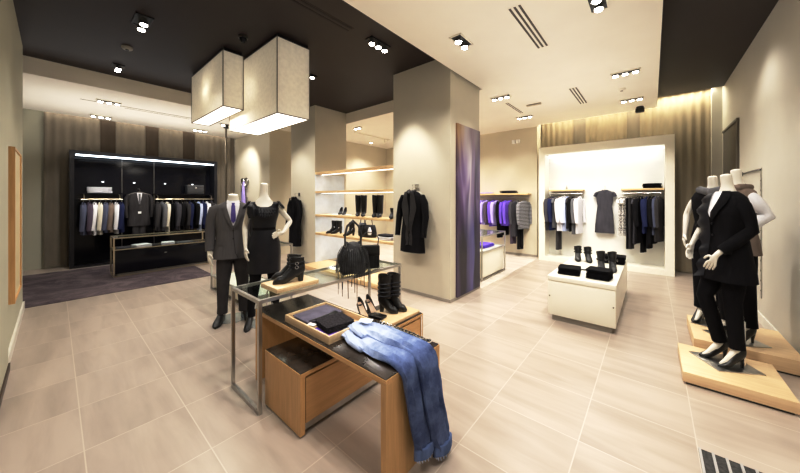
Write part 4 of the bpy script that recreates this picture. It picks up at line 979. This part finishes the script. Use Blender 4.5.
# ================================================================ mannequins (headless)
def skin_body(name, nodes, edges, parent, mat, levels=2):
    keys = list(nodes); me = bpy.data.meshes.new(name)
    me.from_pydata([nodes[k][:3] for k in keys], [(keys.index(a_), keys.index(b_)) for a_, b_ in edges], [])
    o = bpy.data.objects.new(name, me); COL.objects.link(o)
    sm = o.modifiers.new('skin', 'SKIN'); sm.use_smooth_shade = True
    ss_ = o.modifiers.new('sub', 'SUBSURF'); ss_.levels = levels; ss_.render_levels = levels
    dat = me.skin_vertices[0].data
    for i, k in enumerate(keys):
        r = nodes[k][3]; r2 = nodes[k][4] if len(nodes[k]) > 4 else r
        dat[i].radius = (r, r2); dat[i].use_root = (k == 'pelvis')
    bpy.context.view_layer.update()
    dg = bpy.context.evaluated_depsgraph_get(); nm = bpy.data.meshes.new_from_object(o.evaluated_get(dg))
    bpy.data.objects.remove(o); nm.name = name; nm.materials.clear(); nm.materials.append(mat)
    for p in nm.polygons: p.use_smooth = True
    o = bpy.data.objects.new(name, nm); COL.objects.link(o); o.parent = parent
    return o
def add_hand(nodes, edges, wk, side, wr, d, side_v, curl=.35, s=1.):
    # wr wrist point, d hand direction, side_v direction towards the thumb; palm normal = cross
    wr = Vector(wr); d = Vector(d).normalized(); sv = Vector(side_v); sv = (sv-d*sv.dot(d)).normalized(); pn = d.cross(sv).normalized()*side
    p1 = wr+d*.045*s; k1 = wk+'_palm'; nodes[k1] = (*p1, .030*s, .017*s); edges.append((wk, k1))
    for i, (off, ln) in enumerate([(.030, .072), (.010, .080), (-.010, .074), (-.030, .058)]):
        b0 = wr+d*.088*s+sv*off*s; k0 = f'{wk}_k{i}'; nodes[k0] = (*b0, .0105*s); edges.append((k1, k0))
        q1 = b0+(d+pn*curl*.6)*ln*.45*s; q2 = q1+(d+pn*curl*1.6).normalized()*ln*.35*s; q3 = q2+(d+pn*curl*2.6).normalized()*ln*.25*s
        pk = k0
        for j, (q, r) in enumerate(((q1, .0090), (q2, .0083), (q3, .0066))):
            kk = f'{wk}_f{i}{j}'; nodes[kk] = (*q, r*s); edges.append((pk, kk)); pk = kk
    t1 = wr+d*.030*s+sv*.036*s; t2 = t1+(d*.8+sv*.6+pn*.3).normalized()*.032*s; t3 = t2+(d+sv*.15+pn*.4).normalized()*.026*s
    pk = k1
    for j, (q, r) in enumerate(((t1, .012), (t2, .0095), (t3, .0075))):
        kk = f'{wk}_t{j}'; nodes[kk] = (*q, r*s); edges.append((pk, kk)); pk = kk
def figure_body(parent, neck, sh, arms, legs, chest=(.145,.10), waist=(.115,.085), hips=(.15,.105), zc=1.28, zw=1.08, zp=.94, heel=.0, arm_r=.042, shw=.17, mat=None, foot=.15, feet=True, nk=None):
    nd = {}; ed = []
    nd['pelvis'] = (0, 0, zp, hips[0], hips[1]); nd['waist'] = (0, 0, zw, waist[0], waist[1]); nd['chest'] = (0, 0, zc, chest[0], chest[1])
    nd['upper'] = (0, .005, sh-.055, .085, .065); nr = nk or arm_r*1.24; nd['neckb'] = (0, .004, sh+.045, nr); nd['neckt'] = (0, -.012, neck-.02, nr*.94); nd['necktop'] = (0, -.015, neck, nr*.9)
    ed += [('pelvis', 'waist'), ('waist', 'chest'), ('chest', 'upper'), ('upper', 'neckb'), ('neckb', 'neckt'), ('neckt', 'necktop')]
    for s, tg in ((-1, 'a'), (1, 'b')):
        el, wr, hd, tv, cu = arms[tg]
        nd['sh'+tg] = (s*shw, 0, sh-.085, arm_r*1.08); nd['el'+tg] = (*el, arm_r*.88); nd['fa'+tg] = (*(Vector(el).lerp(Vector(wr), .35)), arm_r*.86); nd['wr'+tg] = (*wr, arm_r*.58)
        ed += [('upper', 'sh'+tg), ('sh'+tg, 'el'+tg), ('el'+tg, 'fa'+tg), ('fa'+tg, 'wr'+tg)]
        add_hand(nd, ed, 'wr'+tg, cu[1], wr, hd, tv, cu[0])
        kn, an, fd = legs[tg]
        nd['hip'+tg] = (s*.085, 0, zp-.07, .088); nd['kn'+tg] = (*kn, .056); cf = Vector(kn).lerp(Vector(an), .3)+Vector((0, .015, 0)); nd['cf'+tg] = (*cf, .055); nd['an'+tg] = (*an, .034)
        fd = Vector(fd).normalized(); ball = Vector((an[0], an[1], 0))+fd*foot*.7+Vector((0, 0, .03)); toe = Vector((an[0], an[1], 0))+fd*foot+Vector((0, 0, .022))
        ed += [('pelvis', 'hip'+tg), ('hip'+tg, 'kn'+tg), ('kn'+tg, 'cf'+tg), ('cf'+tg, 'an'+tg)]
        if not feet: continue
        nd['ba'+tg] = (*ball, .033, .022); nd['to'+tg] = (*toe, .024, .014)
        ed += [('an'+tg, 'ba'+tg), ('ba'+tg, 'to'+tg)]
    return skin_body('body', nd, ed, parent, mat or M['plastic'])
class Shell:
    # elliptical garment shell: rings (z, cx, cy, rx, ry)
    def __init__(s, rings, p=.9): s.r = sorted(rings, key=lambda q: -q[0]); s.p = p
    def at(s, z):
        R = s.r
        if z >= R[0][0]: return R[0][1:]
        for a_, b_ in zip(R, R[1:]):
            if b_[0] <= z <= a_[0]:
                f = (a_[0]-z)/(a_[0]-b_[0]); return [a_[i]*(1-f)+b_[i]*f for i in range(1, 5)]
        return R[-1][1:]
    def mesh(s, n=40, fold=0., k=7, sub=4):
        rings = []; R = s.r
        for a_, b_ in zip(R, R[1:]):
            for q in range(sub):
                z = a_[0]+(b_[0]-a_[0])*q/sub; c = s.at(z); f = fold*max(0, (R[0][0]-z)/(R[0][0]-R[-1][0])-.35)
                rings.append(ering(c[0], c[1], z, c[2], c[3], n, f, k, 1., s.p))
        c = s.at(R[-1][0]); rings.append(ering(c[0], c[1], R[-1][0], c[2], c[3], n, fold*.65, k, 1., s.p))
        c2 = R[-1]; rings.append(ering(c[0], c[1], c2[0]+.01, c[2]*.9, c[3]*.9, n, fold*.65, k, 1., s.p))
        return MB().loft(rings)
    def y(s, x, z, off=.006):
        cx, cy, rx, ry = s.at(z); u = min(.98, abs((x-cx)/rx)); return cy-ry*(1-u**(2/s.p))**(s.p/2)-off
    def patch(s, rows, off=.006, m=6):
        vs = []; fs = []
        for z, xl, xr in rows:
            for j in range(m+1):
                x = xl+(xr-xl)*j/m; vs.append((x, s.y(x, z, off), z))
        for i in range(len(rows)-1):
            for j in range(m): fs.append((i*(m+1)+j, i*(m+1)+j+1, (i+1)*(m+1)+j+1, (i+1)*(m+1)+j))
        return MB().add(vs, fs)
def sleeve(path, rad, parent, mat, name='sleeve', flat=1.): 
    rr = list(rad)
    mb = MB().tube(path, rr, 14, flat=flat); return mb.build(name, mat, parent, ang=60)
def trousers(parent, mat, legs, zt=1.0, zp=.86, r=(.095,.075,.065), hip=(.155,.115), hem=.08):
    mb = MB().loft([ering(0, 0, z, rx, ry, 30) for z, rx, ry in [(zt,hip[0]*.86,hip[1]*.86),((zt+zp)/2,hip[0]*.98,hip[1]),(zp-.05,hip[0]*1.02,hip[1]*.98),(zp-.10,hip[0]*.9,hip[1]*.8)]])
    for s, tg in ((-1, 'a'), (1, 'b')):
        kn, an, fd = legs[tg]; kn = Vector(kn); an = Vector(an); hp = Vector((s*.078, 0, zp))
        en = kn.lerp(an, (kn.z-hem)/max(.01, kn.z-an.z)) if an.z < hem else kn+(an-kn)*1.0
        pts = [hp, hp.lerp(kn, .35), hp.lerp(kn, .7), kn, kn.lerp(en, .4), kn.lerp(en, .8), en]
        mb.tube(pts, [r[0], r[0]*.98, (r[0]+r[1])/2, r[1], (r[1]+r[2])/2*1.0, r[2], r[2]*1.03], 18)
    return mb.build('trousers', mat, parent, ang=60)

# ---- male in a grey suit
mm = thing('male_mannequin', 'headless white male mannequin in a grey suit and violet tie', 'mannequin', (-3.93, 1.43, 0), radians(71)); mm.scale = (.99,.99,.985)
LG = {'a': ((-.105,-.005,.49), (-.115,.02,.09), (-.25,-1,0)), 'b': ((.105,-.01,.49), (.12,.01,.09), (.25,-1,0))}
AR = {'a': ((-.240,.03,1.14), (-.245,-.045,.87), (0,-.12,-1), (.35,-1,0), (.35,-1)), 'b': ((.240,.03,1.14), (.245,-.045,.87), (0,-.12,-1), (-.35,-1,0), (.35,1))}
figure_body(mm, 1.575, 1.44, AR, LG, shw=.19, chest=(.165,.11), waist=(.135,.10), arm_r=.046, foot=.16, nk=.066)
J = Shell([(1.485,0,0,.070,.062),(1.462,0,0,.12,.080),(1.435,0,0,.175,.095),(1.40,0,0,.200,.110),(1.32,0,0,.200,.130),(1.22,0,0,.195,.135),(1.10,0,0,.182,.125),(.98,0,0,.190,.130),(.86,0,0,.212,.140),(.785,0,0,.222,.145)])
jk = J.mesh(fold=.02, k=5).build('suit_jacket', FAB['suit'], mm, ang=60)
for s in (-1, 1):
    sleeve([(s*.150,0,1.405),(s*.188,0,1.378),(s*.220,.012,1.28),(s*.238,.03,1.14),(s*.242,-.005,1.0),(s*.245,-.038,.885)], [.052,.070,.064,.057,.050,.045], mm, FAB['suit'])
J.patch([(1.485,-.060,.060),(1.44,-.075,.075),(1.36,-.058,.058),(1.27,-.035,.035),(1.19,-.006,.006)], .012).build('shirt_front', FAB['white'], mm)
for s in (-1, 1):
    MB().add([(s*.012,-.092,1.475),(s*.065,-.066,1.50),(s*.075,-.085,1.455),(s*.035,-.112,1.425)], [(0,1,2,3)]).build('shirt_collar', FAB['white'], mm, smooth=False)
    # notched lapel
    rows = [(1.49,.055,.075),(1.45,.070,.115),(1.40,.066,.128),(1.395,.064,.105),(1.33,.048,.098),(1.25,.026,.070),(1.18,.004,.030),(1.16,.0,.008)]
    J.patch([(z, s*a_, s*b_) for z, a_, b_ in rows], .018, 3).build('lapel', FAB['suit'], mm, ang=70)
    J.patch([(.99, s*.09, s*.165), (.955, s*.09, s*.165)], .012, 3).build('pocket_flap', FAB['suit'], mm)
J.patch([(1.465,-.018,.018),(1.445,-.014,.014),(1.42,-.020,.020),(1.32,-.026,.026),(1.25,-.024,.024),(1.215,-.0,.0)], .021, 2).build('tie', cloth('violet_silk', (.10,.075,.28), .5), mm)
J.patch([(1.16,.0,.004),(1.0,.006,.010),(.86,.02,.024),(.79,.05,.054)], .008, 1).build('jacket_edge', FAB['black'], mm)
for zz in (1.13, 1.03): 
    yy = J.y(0, zz, .008); MB().tube([(0.0, yy, zz), (0.0, yy-.006, zz)], .010, 12).build('button', M['black'], mm)
trousers(mm, FAB['charcoal'], LG, 1.0, .86, (.092,.070,.056), (.155,.115), .10)
def dress_shoe(parent, x, y, rz, label=None):
    t = bpy.data.objects.new('leather_shoe', None); COL.objects.link(t); t.parent = parent; t.location = (x, y, 0); t.rotation_euler = (0, 0, rz)
    top = lambda f: .105 if f < .3 else (.105-.05*(f-.3)/.4 if f < .7 else .055*max(.5, (1.1-f)/.4))
    q = foot_loft(.29, .10, .0, top).build('shoe', FAB['leather'], t)
    B(-.035, .035, -.08, 0, 0, .02, bev=.004).build('heel', M['black'], t)
    t.location = (x, y, 0); bpy.data.objects.remove(t) if False else None
    return t
def shoe_child(parent, x, y, rz, kind='flat', z=0, mat=None):
    R = Matrix.Translation((x, y, z)) @ Matrix.Rotation(rz, 4, 'Z')
    mat = mat or FAB['leather']
    if kind == 'flat':
        top = lambda f: .11 if f < .3 else (.11-.055*(f-.3)/.4 if f < .7 else .055*max(.5, (1.1-f)/.4))
        sh_ = foot_loft(.28, .10, .0, top).xf(R).build('leather_shoe', mat, parent)
        B(-.036, .036, -.075, -.002, 0, .022, bev=.004).xf(R).build('shoe_heel', M['black'], sh_)
    else:
        h = .10; top = lambda f: (h+.075 if f < .25 else max(.045, (h+.075)*(1-(f-.25)/.45)+.05*(f-.25)/.45)) if f < .7 else .05*max(.4, (1.12-f)/.42)
        sh_ = foot_loft(.22, .078, h, top).xf(R).build('heeled_shoe', mat, parent)
        MB().loft([[(rr*cos(a), yy+rr*sin(a)*1.1, zz) for a in [2*pi*k/10 for k in range(10)]] for zz, rr, yy in [(0,.010,-.020),(.03,.010,-.019),(h*.7,.016,-.016),(h+.01,.028,-.026)]]).xf(R).build('shoe_heel', mat, sh_)
shoe_child(mm, -.115, .06, radians(-14)); shoe_child(mm, .12, .05, radians(14))
MB().cyl(0, .05, 0, .008, .17, 40).build('glass_base', plain('polished_glass_disc', (.55,.58,.58), .08, metal=.6), mm)
MB().tube([(0, .06, .008), (0, .06, .3), (.08, .08, .42)], .009, 8).build('support_rod', M['chrome'], mm)

# ---- female in a black ruffled dress
fm = thing('female_mannequin', 'headless white female mannequin in a black ruffled dress, hand on hip', 'mannequin', (-3.51, 1.62, 0), radians(66))
LG = {'a': ((-.095,-.03,.55), (-.135,-.01,.13), (-.25,-1,0)), 'b': ((.10,.0,.55), (.125,.04,.13), (.3,-1,0))}
AR = {'a': ((-.205,.02,1.17), (-.195,-.06,.94), (.05,-.15,-1), (.3,-1,0), (.25,-1)), 'b': ((.300,.04,1.21), (.20,-.095,1.085), (-1,-.55,-.15), (0,-.2,1), (.45,-1))}
figure_body(fm, 1.68, 1.475, AR, LG, shw=.150, chest=(.130,.095), waist=(.10,.08), hips=(.14,.10), zc=1.33, zw=1.14, zp=.97, arm_r=.036, feet=False)
D = Shell([(1.455,0,0,.135,.075),(1.43,0,0,.165,.088),(1.37,0,0,.160,.112),(1.30,0,-.005,.158,.125),(1.22,0,0,.138,.105),(1.13,0,0,.125,.095),(1.05,0,0,.150,.110),(.95,0,0,.178,.122),(.84,0,0,.183,.125),(.72,0,0,.180,.125),(.625,0,0,.178,.128)])
D.mesh(fold=.035, k=9).build('dress', FAB['dress'], fm, ang=60)
# neckline: skin coloured oval above the ruffles
D.patch([(1.475,-.085,.085),(1.44,-.095,.095),(1.41,-.075,.075),(1.395,-.04,.04)], .010, 8).build('neckline', M['plastic'], fm)
for lay, (zz, rx, ry, am) in enumerate([(1.435,.125,.085,.012),(1.405,.135,.110,.014),(1.375,.125,.125,.014),(1.345,.10,.128,.010)]):
    vs = []; m = 60; a0, a1 = (pi*1.02, pi*1.98)
    for i in range(m+1):
        a = a0+(a1-a0)*i/m; drop = .035*abs(sin(a))*(1 if lay < 4 else 1)
        for j, (o_, dz) in enumerate(((0, .018), (.012, 0), (.022+am*sin(i*1.5), -.022), (.018+am*sin(i*1.5+.6), -.034))):
            vs.append(((rx+o_)*cos(a), (ry+o_)*sin(a), zz-drop+dz))
    fs = [(4*i+j, 4*i+j+1, 4*i+j+5, 4*i+j+4) for i in range(m) for j in range(3)]
    MB().add(vs, fs).build('ruffle', FAB['dress'], fm, ang=80)
for s in (-1, 1):
    vs = []; m = 20
    for i in range(m+1):
        a = pi*1.1*i/m-.2
        for j in range(4): vs.append((s*(.145+.02*j+.02*sin(a)), -.02+.085*cos(a)*(1-.08*j), 1.455-.025*j+.012*sin(i*2.2+j)))
    MB().add(vs, [(4*i+j, 4*i+j+1, 4*i+j+5, 4*i+j+4) for i in range(m) for j in range(3)]).build('shoulder_ruffle', FAB['dress'], fm, ang=80)
MB().tube([(-.13,-.09,1.43), (-.15,-.12,1.40), (-.155,-.125,1.33), (-.15,-.12,1.27)], [.02,.035,.03,.018], 8, flat=.5).tube([(-.12,-.10,1.42), (-.10,-.13,1.37), (-.11,-.13,1.29)], [.02,.028,.015], 8, flat=.5).build('shoulder_bow', FAB['dress'], fm)
D.patch([(1.155,-.124,.124),(1.125,-.124,.124)], .004, 12).build('waist_band', FAB['black'], fm)
for tg, s in (('a', -1), ('b', 1)):
    kn, an, fd = LG[tg]
    MB().tube([(s*.085,0,.85), (kn[0],kn[1],kn[2]), (kn[0]*.4+an[0]*.6, kn[1]*.6+an[1]*.4+.018, .38), (an[0],an[1],.22), (an[0],an[1]-.005,.12)], [.085,.062,.060,.044,.040], 16).build('tights', FAB['black'], fm)
# shoes over black tights
shoe_child(fm, -.135, .05, radians(-14), 'heel'); shoe_child(fm, .125, .09, radians(16), 'heel')
MB().cyl(0, .05, 0, .008, .17, 40).build('glass_base', plain('polished_glass_disc', (.55,.58,.58), .08, metal=.6), fm)
MB().tube([(0.03, .06, .008), (.03, .06, .35), (.08, .05, .45)], .009, 8).build('support_rod', M['chrome'], fm)
# ---- right: long black coat on the front platform
def plate_stand(t, w_=.36, d_=.34, x=0, y=0, rod=True):
    B(x-w_/2, x+w_/2, y-d_/2, y+d_/2, 0, .008, bev=.001).build('steel_plate', M['steel'], t)
    if rod: MB().tube([(x+.10, y+.08, .008), (x+.10, y+.08, .40), (x+.08, y+.02, .46)], .008, 8).build('support_rod', M['chrome'], t)
cm_ = thing('female_mannequin', 'headless mannequin in a long black coat and trousers on the front wood platform', 'mannequin', (.485, 3.70, .10), radians(-60)); cm_.scale = (.86,.88,.97)
LG = {'a': ((-.070,-.135,.57), (-.075,.0,.155), (-.1,-1,0)), 'b': ((.085,-.02,.56), (.085,.015,.155), (.05,-1,0))}
AR = {'a': ((-.235,-.02,1.22), (-.225,-.14,1.02), (.1,-.35,-1), (.2,-1,.2), (.3,-1)), 'b': ((.170,.055,1.18), (.135,-.185,.965), (-.35,-.3,-1), (-.5,-.6,.3), (.5,1))}
figure_body(cm_, 1.655, 1.475, AR, LG, shw=.155, chest=(.13,.095), waist=(.10,.08), hips=(.14,.10), zc=1.33, zw=1.14, zp=.97, arm_r=.037)
C = Shell([(1.50,0,0,.070,.065),(1.475,0,0,.125,.080),(1.445,0,0,.165,.095),(1.40,0,0,.182,.108),(1.32,0,-.005,.182,.130),(1.22,0,0,.172,.122),(1.12,0,0,.158,.115),(1.0,0,0,.180,.130),(.88,0,0,.205,.145),(.80,0,-.005,.222,.160),(.735,0,-.01,.230,.168)])
C.mesh(fold=.05, k=7).build('coat', FAB['black'], cm_, ang=60)
sleeve([(-.14,0,1.42),(-.185,0,1.38),(-.21,-.005,1.30),(-.232,-.015,1.22),(-.232,-.055,1.15)], [.05,.068,.062,.056,.054], cm_, FAB['black'])
sleeve([(.12,0,1.42),(.155,0,1.38),(.165,.03,1.29),(.172,.055,1.18),(.160,-.05,1.08),(.140,-.155,.995)], [.05,.058,.056,.052,.048,.042], cm_, FAB['black'])
C.patch([(1.50,-.05,.05),(1.46,-.06,.055),(1.40,-.045,.04),(1.32,-.02,.015),(1.27,-.004,.0)], .012).build('blouse_front', FAB['white'], cm_)
C.patch([(1.505,.045,.085),(1.46,.058,.125),(1.40,.045,.125),(1.32,.02,.085),(1.25,0,.03)], .020, 4).build('lapel', FAB['black'], cm_, ang=70)
vs = []; m = 26
for i in range(m+1):
    f = i/m; zz = 1.50-.74*f; xi = -.04+.035*min(1, f*3)
    wd = .05+.085*sin(pi*min(1, f*1.3+.1)) if f < .7 else .06
    for j in range(5):
        g_ = j/4; x = xi-wd*g_; yb = C.y(max(-.2, x), zz, .018+.040*g_+.018*sin(i*1.5)*g_); vs.append((x, yb, zz-.02*g_))
MB().add(vs, [(5*i+j, 5*i+j+1, 5*i+j+6, 5*i+j+5) for i in range(m) for j in range(4)]).build('ruffled_lapel', FAB['dress'], cm_, ang=80)
C.patch([(1.0,.09,.16),(.97,.09,.16)], .010, 3).build('pocket_flap', FAB['dress'], cm_)
for zz in (1.22, 1.12):
    yy = C.y(.01, zz, .010); MB().tube([(.01, yy, zz), (.01, yy-.006, zz)], .010, 12).build('button', FAB['dress'], cm_)
trousers(cm_, FAB['black'], LG, 1.0, .88, (.088,.064,.056), (.150,.11), .17)
shoe_child(cm_, -.075, .055, radians(-6), 'heel', .008); shoe_child(cm_, .085, .07, radians(4), 'heel', .008)
for sx, yy in ((-.085, .0), (.085, .015)): pass
plate_stand(cm_, .36, .36, .0, -.02)
# ---- right: middle, taupe top
tm = thing('female_mannequin', 'headless mannequin in a taupe waistcoat and white blouse on the rear platform', 'mannequin', (.625, 4.28, .14), radians(-58)); tm.scale = (.90,.90,.98)
LG = {'a': ((-.09,-.03,.55), (-.095,.0,.15), (-.1,-1,0)), 'b': ((.09,.0,.55), (.10,.02,.15), (.1,-1,0))}
AR = {'a': ((-.23,.0,1.20), (-.22,-.10,.97), (0,-.2,-1), (.3,-1,0), (.3,-1)), 'b': ((.165,.11,1.22), (.16,-.09,1.07), (-1,-.5,-.2), (0,-.2,1), (.4,-1))}
figure_body(tm, 1.675, 1.475, AR, LG, shw=.155, chest=(.13,.095), waist=(.10,.08), hips=(.14,.10), zc=1.33, zw=1.14, zp=.97, arm_r=.037)
W = Shell([(1.515,0,0,.066,.062),(1.485,0,0,.11,.078),(1.45,0,0,.165,.092),(1.38,0,0,.180,.112),(1.30,0,-.005,.175,.128),(1.20,0,0,.150,.11),(1.12,0,0,.145,.108),(.98,0,0,.180,.128),(.85,0,0,.20,.14)])
W.mesh(fold=.04).build('waistcoat', FAB['taupe'], tm, ang=60)
for s, mt in ((-1, FAB['white']), (1, FAB['white'])):
    e = AR['a' if s < 0 else 'b']
    sleeve([(s*.12,0,1.42),(s*.155,0,1.38),Vector((s*.155,0,1.38)).lerp(Vector(e[0]),.55),e[0],Vector(e[0]).lerp(Vector(e[1]),.5),Vector(e[0]).lerp(Vector(e[1]),.85)], [.046,.062,.066,.066,.052,.040], tm, mt)
MB().tube([(-.10,.03,1.49),(-.09,-.05,1.49),(0,-.095,1.45),(.09,-.05,1.49),(.10,.03,1.49),(.0,.08,1.50),(-.10,.03,1.49)], [.03,.034,.038,.034,.03,.028,.03], 10).build('scarf', FAB['taupe'], tm)
trousers(tm, FAB['black'], LG, 1.0, .88, (.092,.075,.066), (.150,.11), .16)
shoe_child(tm, -.095, .05, radians(-6), 'heel', .008); shoe_child(tm, .10, .07, radians(6), 'heel', .008)
plate_stand(tm, .36, .34, .0, -.02)
# ---- right: rearmost, grey scarf
gm = thing('female_mannequin', 'headless mannequin with a grey scarf, rearmost on the rear platform', 'mannequin', (.50, 4.62, .14), radians(-20))
LG = {'a': ((-.08,-.03,.55), (-.085,.0,.15), (-.1,-1,0)), 'b': ((.08,.0,.55), (.085,.02,.15), (.1,-1,0))}
AR = {'a': ((-.21,.0,1.18), (-.20,-.09,.96), (0,-.2,-1), (.3,-1,0), (.3,-1)), 'b': ((.21,.0,1.18), (.20,-.09,.96), (0,-.2,-1), (-.3,-1,0), (.3,1))}
figure_body(gm, 1.60, 1.42, AR, LG, shw=.15, chest=(.125,.09), waist=(.10,.08), hips=(.135,.10), zc=1.28, zw=1.10, zp=.94, arm_r=.035)
G = Shell([(1.455,0,0,.08,.06),(1.42,0,0,.14,.085),(1.36,0,0,.17,.105),(1.25,0,0,.165,.12),(1.10,0,0,.14,.10),(.95,0,0,.17,.12),(.80,0,0,.18,.13)])
G.mesh(fold=.04).build('top', FAB['black'], gm, ang=60)
MB().tube([(-.095,.03,1.44),(-.085,-.05,1.45),(0,-.10,1.42),(.085,-.05,1.45),(.095,.03,1.44),(.0,.08,1.46),(-.095,.03,1.44)], [.034,.04,.042,.04,.034,.03,.034], 10).build('scarf', FAB['grey'], gm)
trousers(gm, FAB['black'], LG, .97, .85, (.088,.072,.062), (.145,.105), .16)
shoe_child(gm, -.085, .05, radians(-6), 'heel', .008); shoe_child(gm, .085, .07, radians(6), 'heel', .008)
plate_stand(gm, .26, .26, .0, -.04)
# ================================================================ light
for x, y, e in [(-6.31,.9,55),(-4.5,.8,55),(-2.75,1.0,80),(-2.75,2.78,95),(-4.4,2.95,90),(-5.6,2.9,80),(-4.5,-1.2,30)]:
    spot(x, y, 3.5, e)
for x, y in [(-1.65,3.0),(-.38,3.2),(-1.6,1.2),(-.3,1.4),(-.3,5.1),(-.9,6.4),(-1.7,5.6),(-1.0,-.8)]:
    spot(x, y, 3.26, 100, size=130)
for x, y, tx in [(-7.7,.66,0),(-8.0,2.4,0)]: spot(x, y, 3.26, 75, tx=tx)
for y in (.6, 1.26, 2.3): spot(-7.9, y, 3.26, 70, tx=-.75, size=60)
spot(-8.2, 2.7, 3.26, 130, tx=-.5, ty=.6, size=80)
for x, y in [(-5.72,5.3),(-4.0,5.6),(-6.6,6.6),(-3.0,6.2),(-8.5,5.0),(-4.6,6.9)]: spot(x, y, 3.26, 120, size=130)
for x in (-1.6, -.9, -.1): spot(x, 6.3, 3.26, 45, ty=.62, size=60); spot(x, 5.4, 3.26, 60, ty=1.0, size=60)  # second row of spots added for more front light on the alcove
for x in (-3.4, -2.5): spot(x, 6.6, 3.26, 40, ty=.7, size=70)
spot(.35, 2.6, 3.5, 80, ty=.35, size=90); spot(.45, 5.2, 3.5, 45, size=120); spot(.3, 1.0, 3.5, 60)
# accent on pillars and coats
spot(-2.98, 2.98, 3.5, 170, ty=.28, tx=.07, size=52, r=.012); spot(-6.3, 2.6, 3.5, 120, ty=.45, size=60); spot(-1.3, 4.2, 3.26, 40, tx=-.5, size=70)
def area(x, y, z, sx, sy, e, col=(1, .94, .84), rot=(0, 0, 0)):
    L = bpy.data.lights.new('area_light', 'AREA'); L.shape = 'RECTANGLE'; L.size = sx; L.size_y = sy; L.energy = e; L.color = col
    o = bpy.data.objects.new('area_light', L); COL.objects.link(o); o.location = (x, y, z); o.rotation_euler = rot
area(-.9, 8.02, 3.6, 2.3, .12, 22, (1, .93, .75)); area(.5, 8.05, 3.6, .7, .1, 10, (1, .93, .75))
area(-.87, 7.85, 2.47, 2.0, .25, 5, (.9, .95, 1))
area(-9.2, 1.6, 2.38, .1, 2.5, 4, (.8, .88, 1))
area(-9.66, 1.6, 3.4, .12, 3.6, 9, (1, .95, .86))
area(-8.3, 1.2, 2.35, 2.0, 3.6, 26, (1, .96, .91), (pi, 0, 0))  # added unseen fill, facing up to brighten the left ceiling
area(-1.0, 3.2, 2.5, 1.6, 6.5, 13, (1, .97, .93), (pi, 0, 0))  # added unseen fill, facing up to brighten the pale ceiling band
for z in (.69, 1.09, 1.59, 2.0): area(-4.46, 3.9, z-.01, 2.1, .1, 4, (.93, .96, 1))
w = bpy.data.worlds.new('interior_ambient'); SC.world = w; w.use_nodes = True
w.node_tree.nodes['Background'].inputs[0].default_value = (1, .95, .88, 1); w.node_tree.nodes['Background'].inputs[1].default_value = .25
# ================================================================ camera
cam = bpy.data.cameras.new('camera'); co = bpy.data.objects.new('camera', cam); COL.objects.link(co)
cam.sensor_width = 36; cam.lens = 295/800*36; cam.shift_y = -(236.5-198)/800; cam.clip_start = .05
co.location = (0, 0, 1.5); co.rotation_euler = (radians(90), 0, radians(40.5)); SC.camera = co
SC.view_settings.view_transform = 'Standard'; SC.view_settings.look = 'None'; SC.view_settings.exposure = 0.02
SC.view_settings.use_curve_mapping = True
cv = SC.view_settings.curve_mapping.curves[3]
cv.points.new(.22, .165); cv.points.new(.72, .78); SC.view_settings.curve_mapping.update()
SC.cycles.max_bounces = 8; SC.cycles.diffuse_bounces = 5; SC.cycles.sample_clamp_indirect = 6
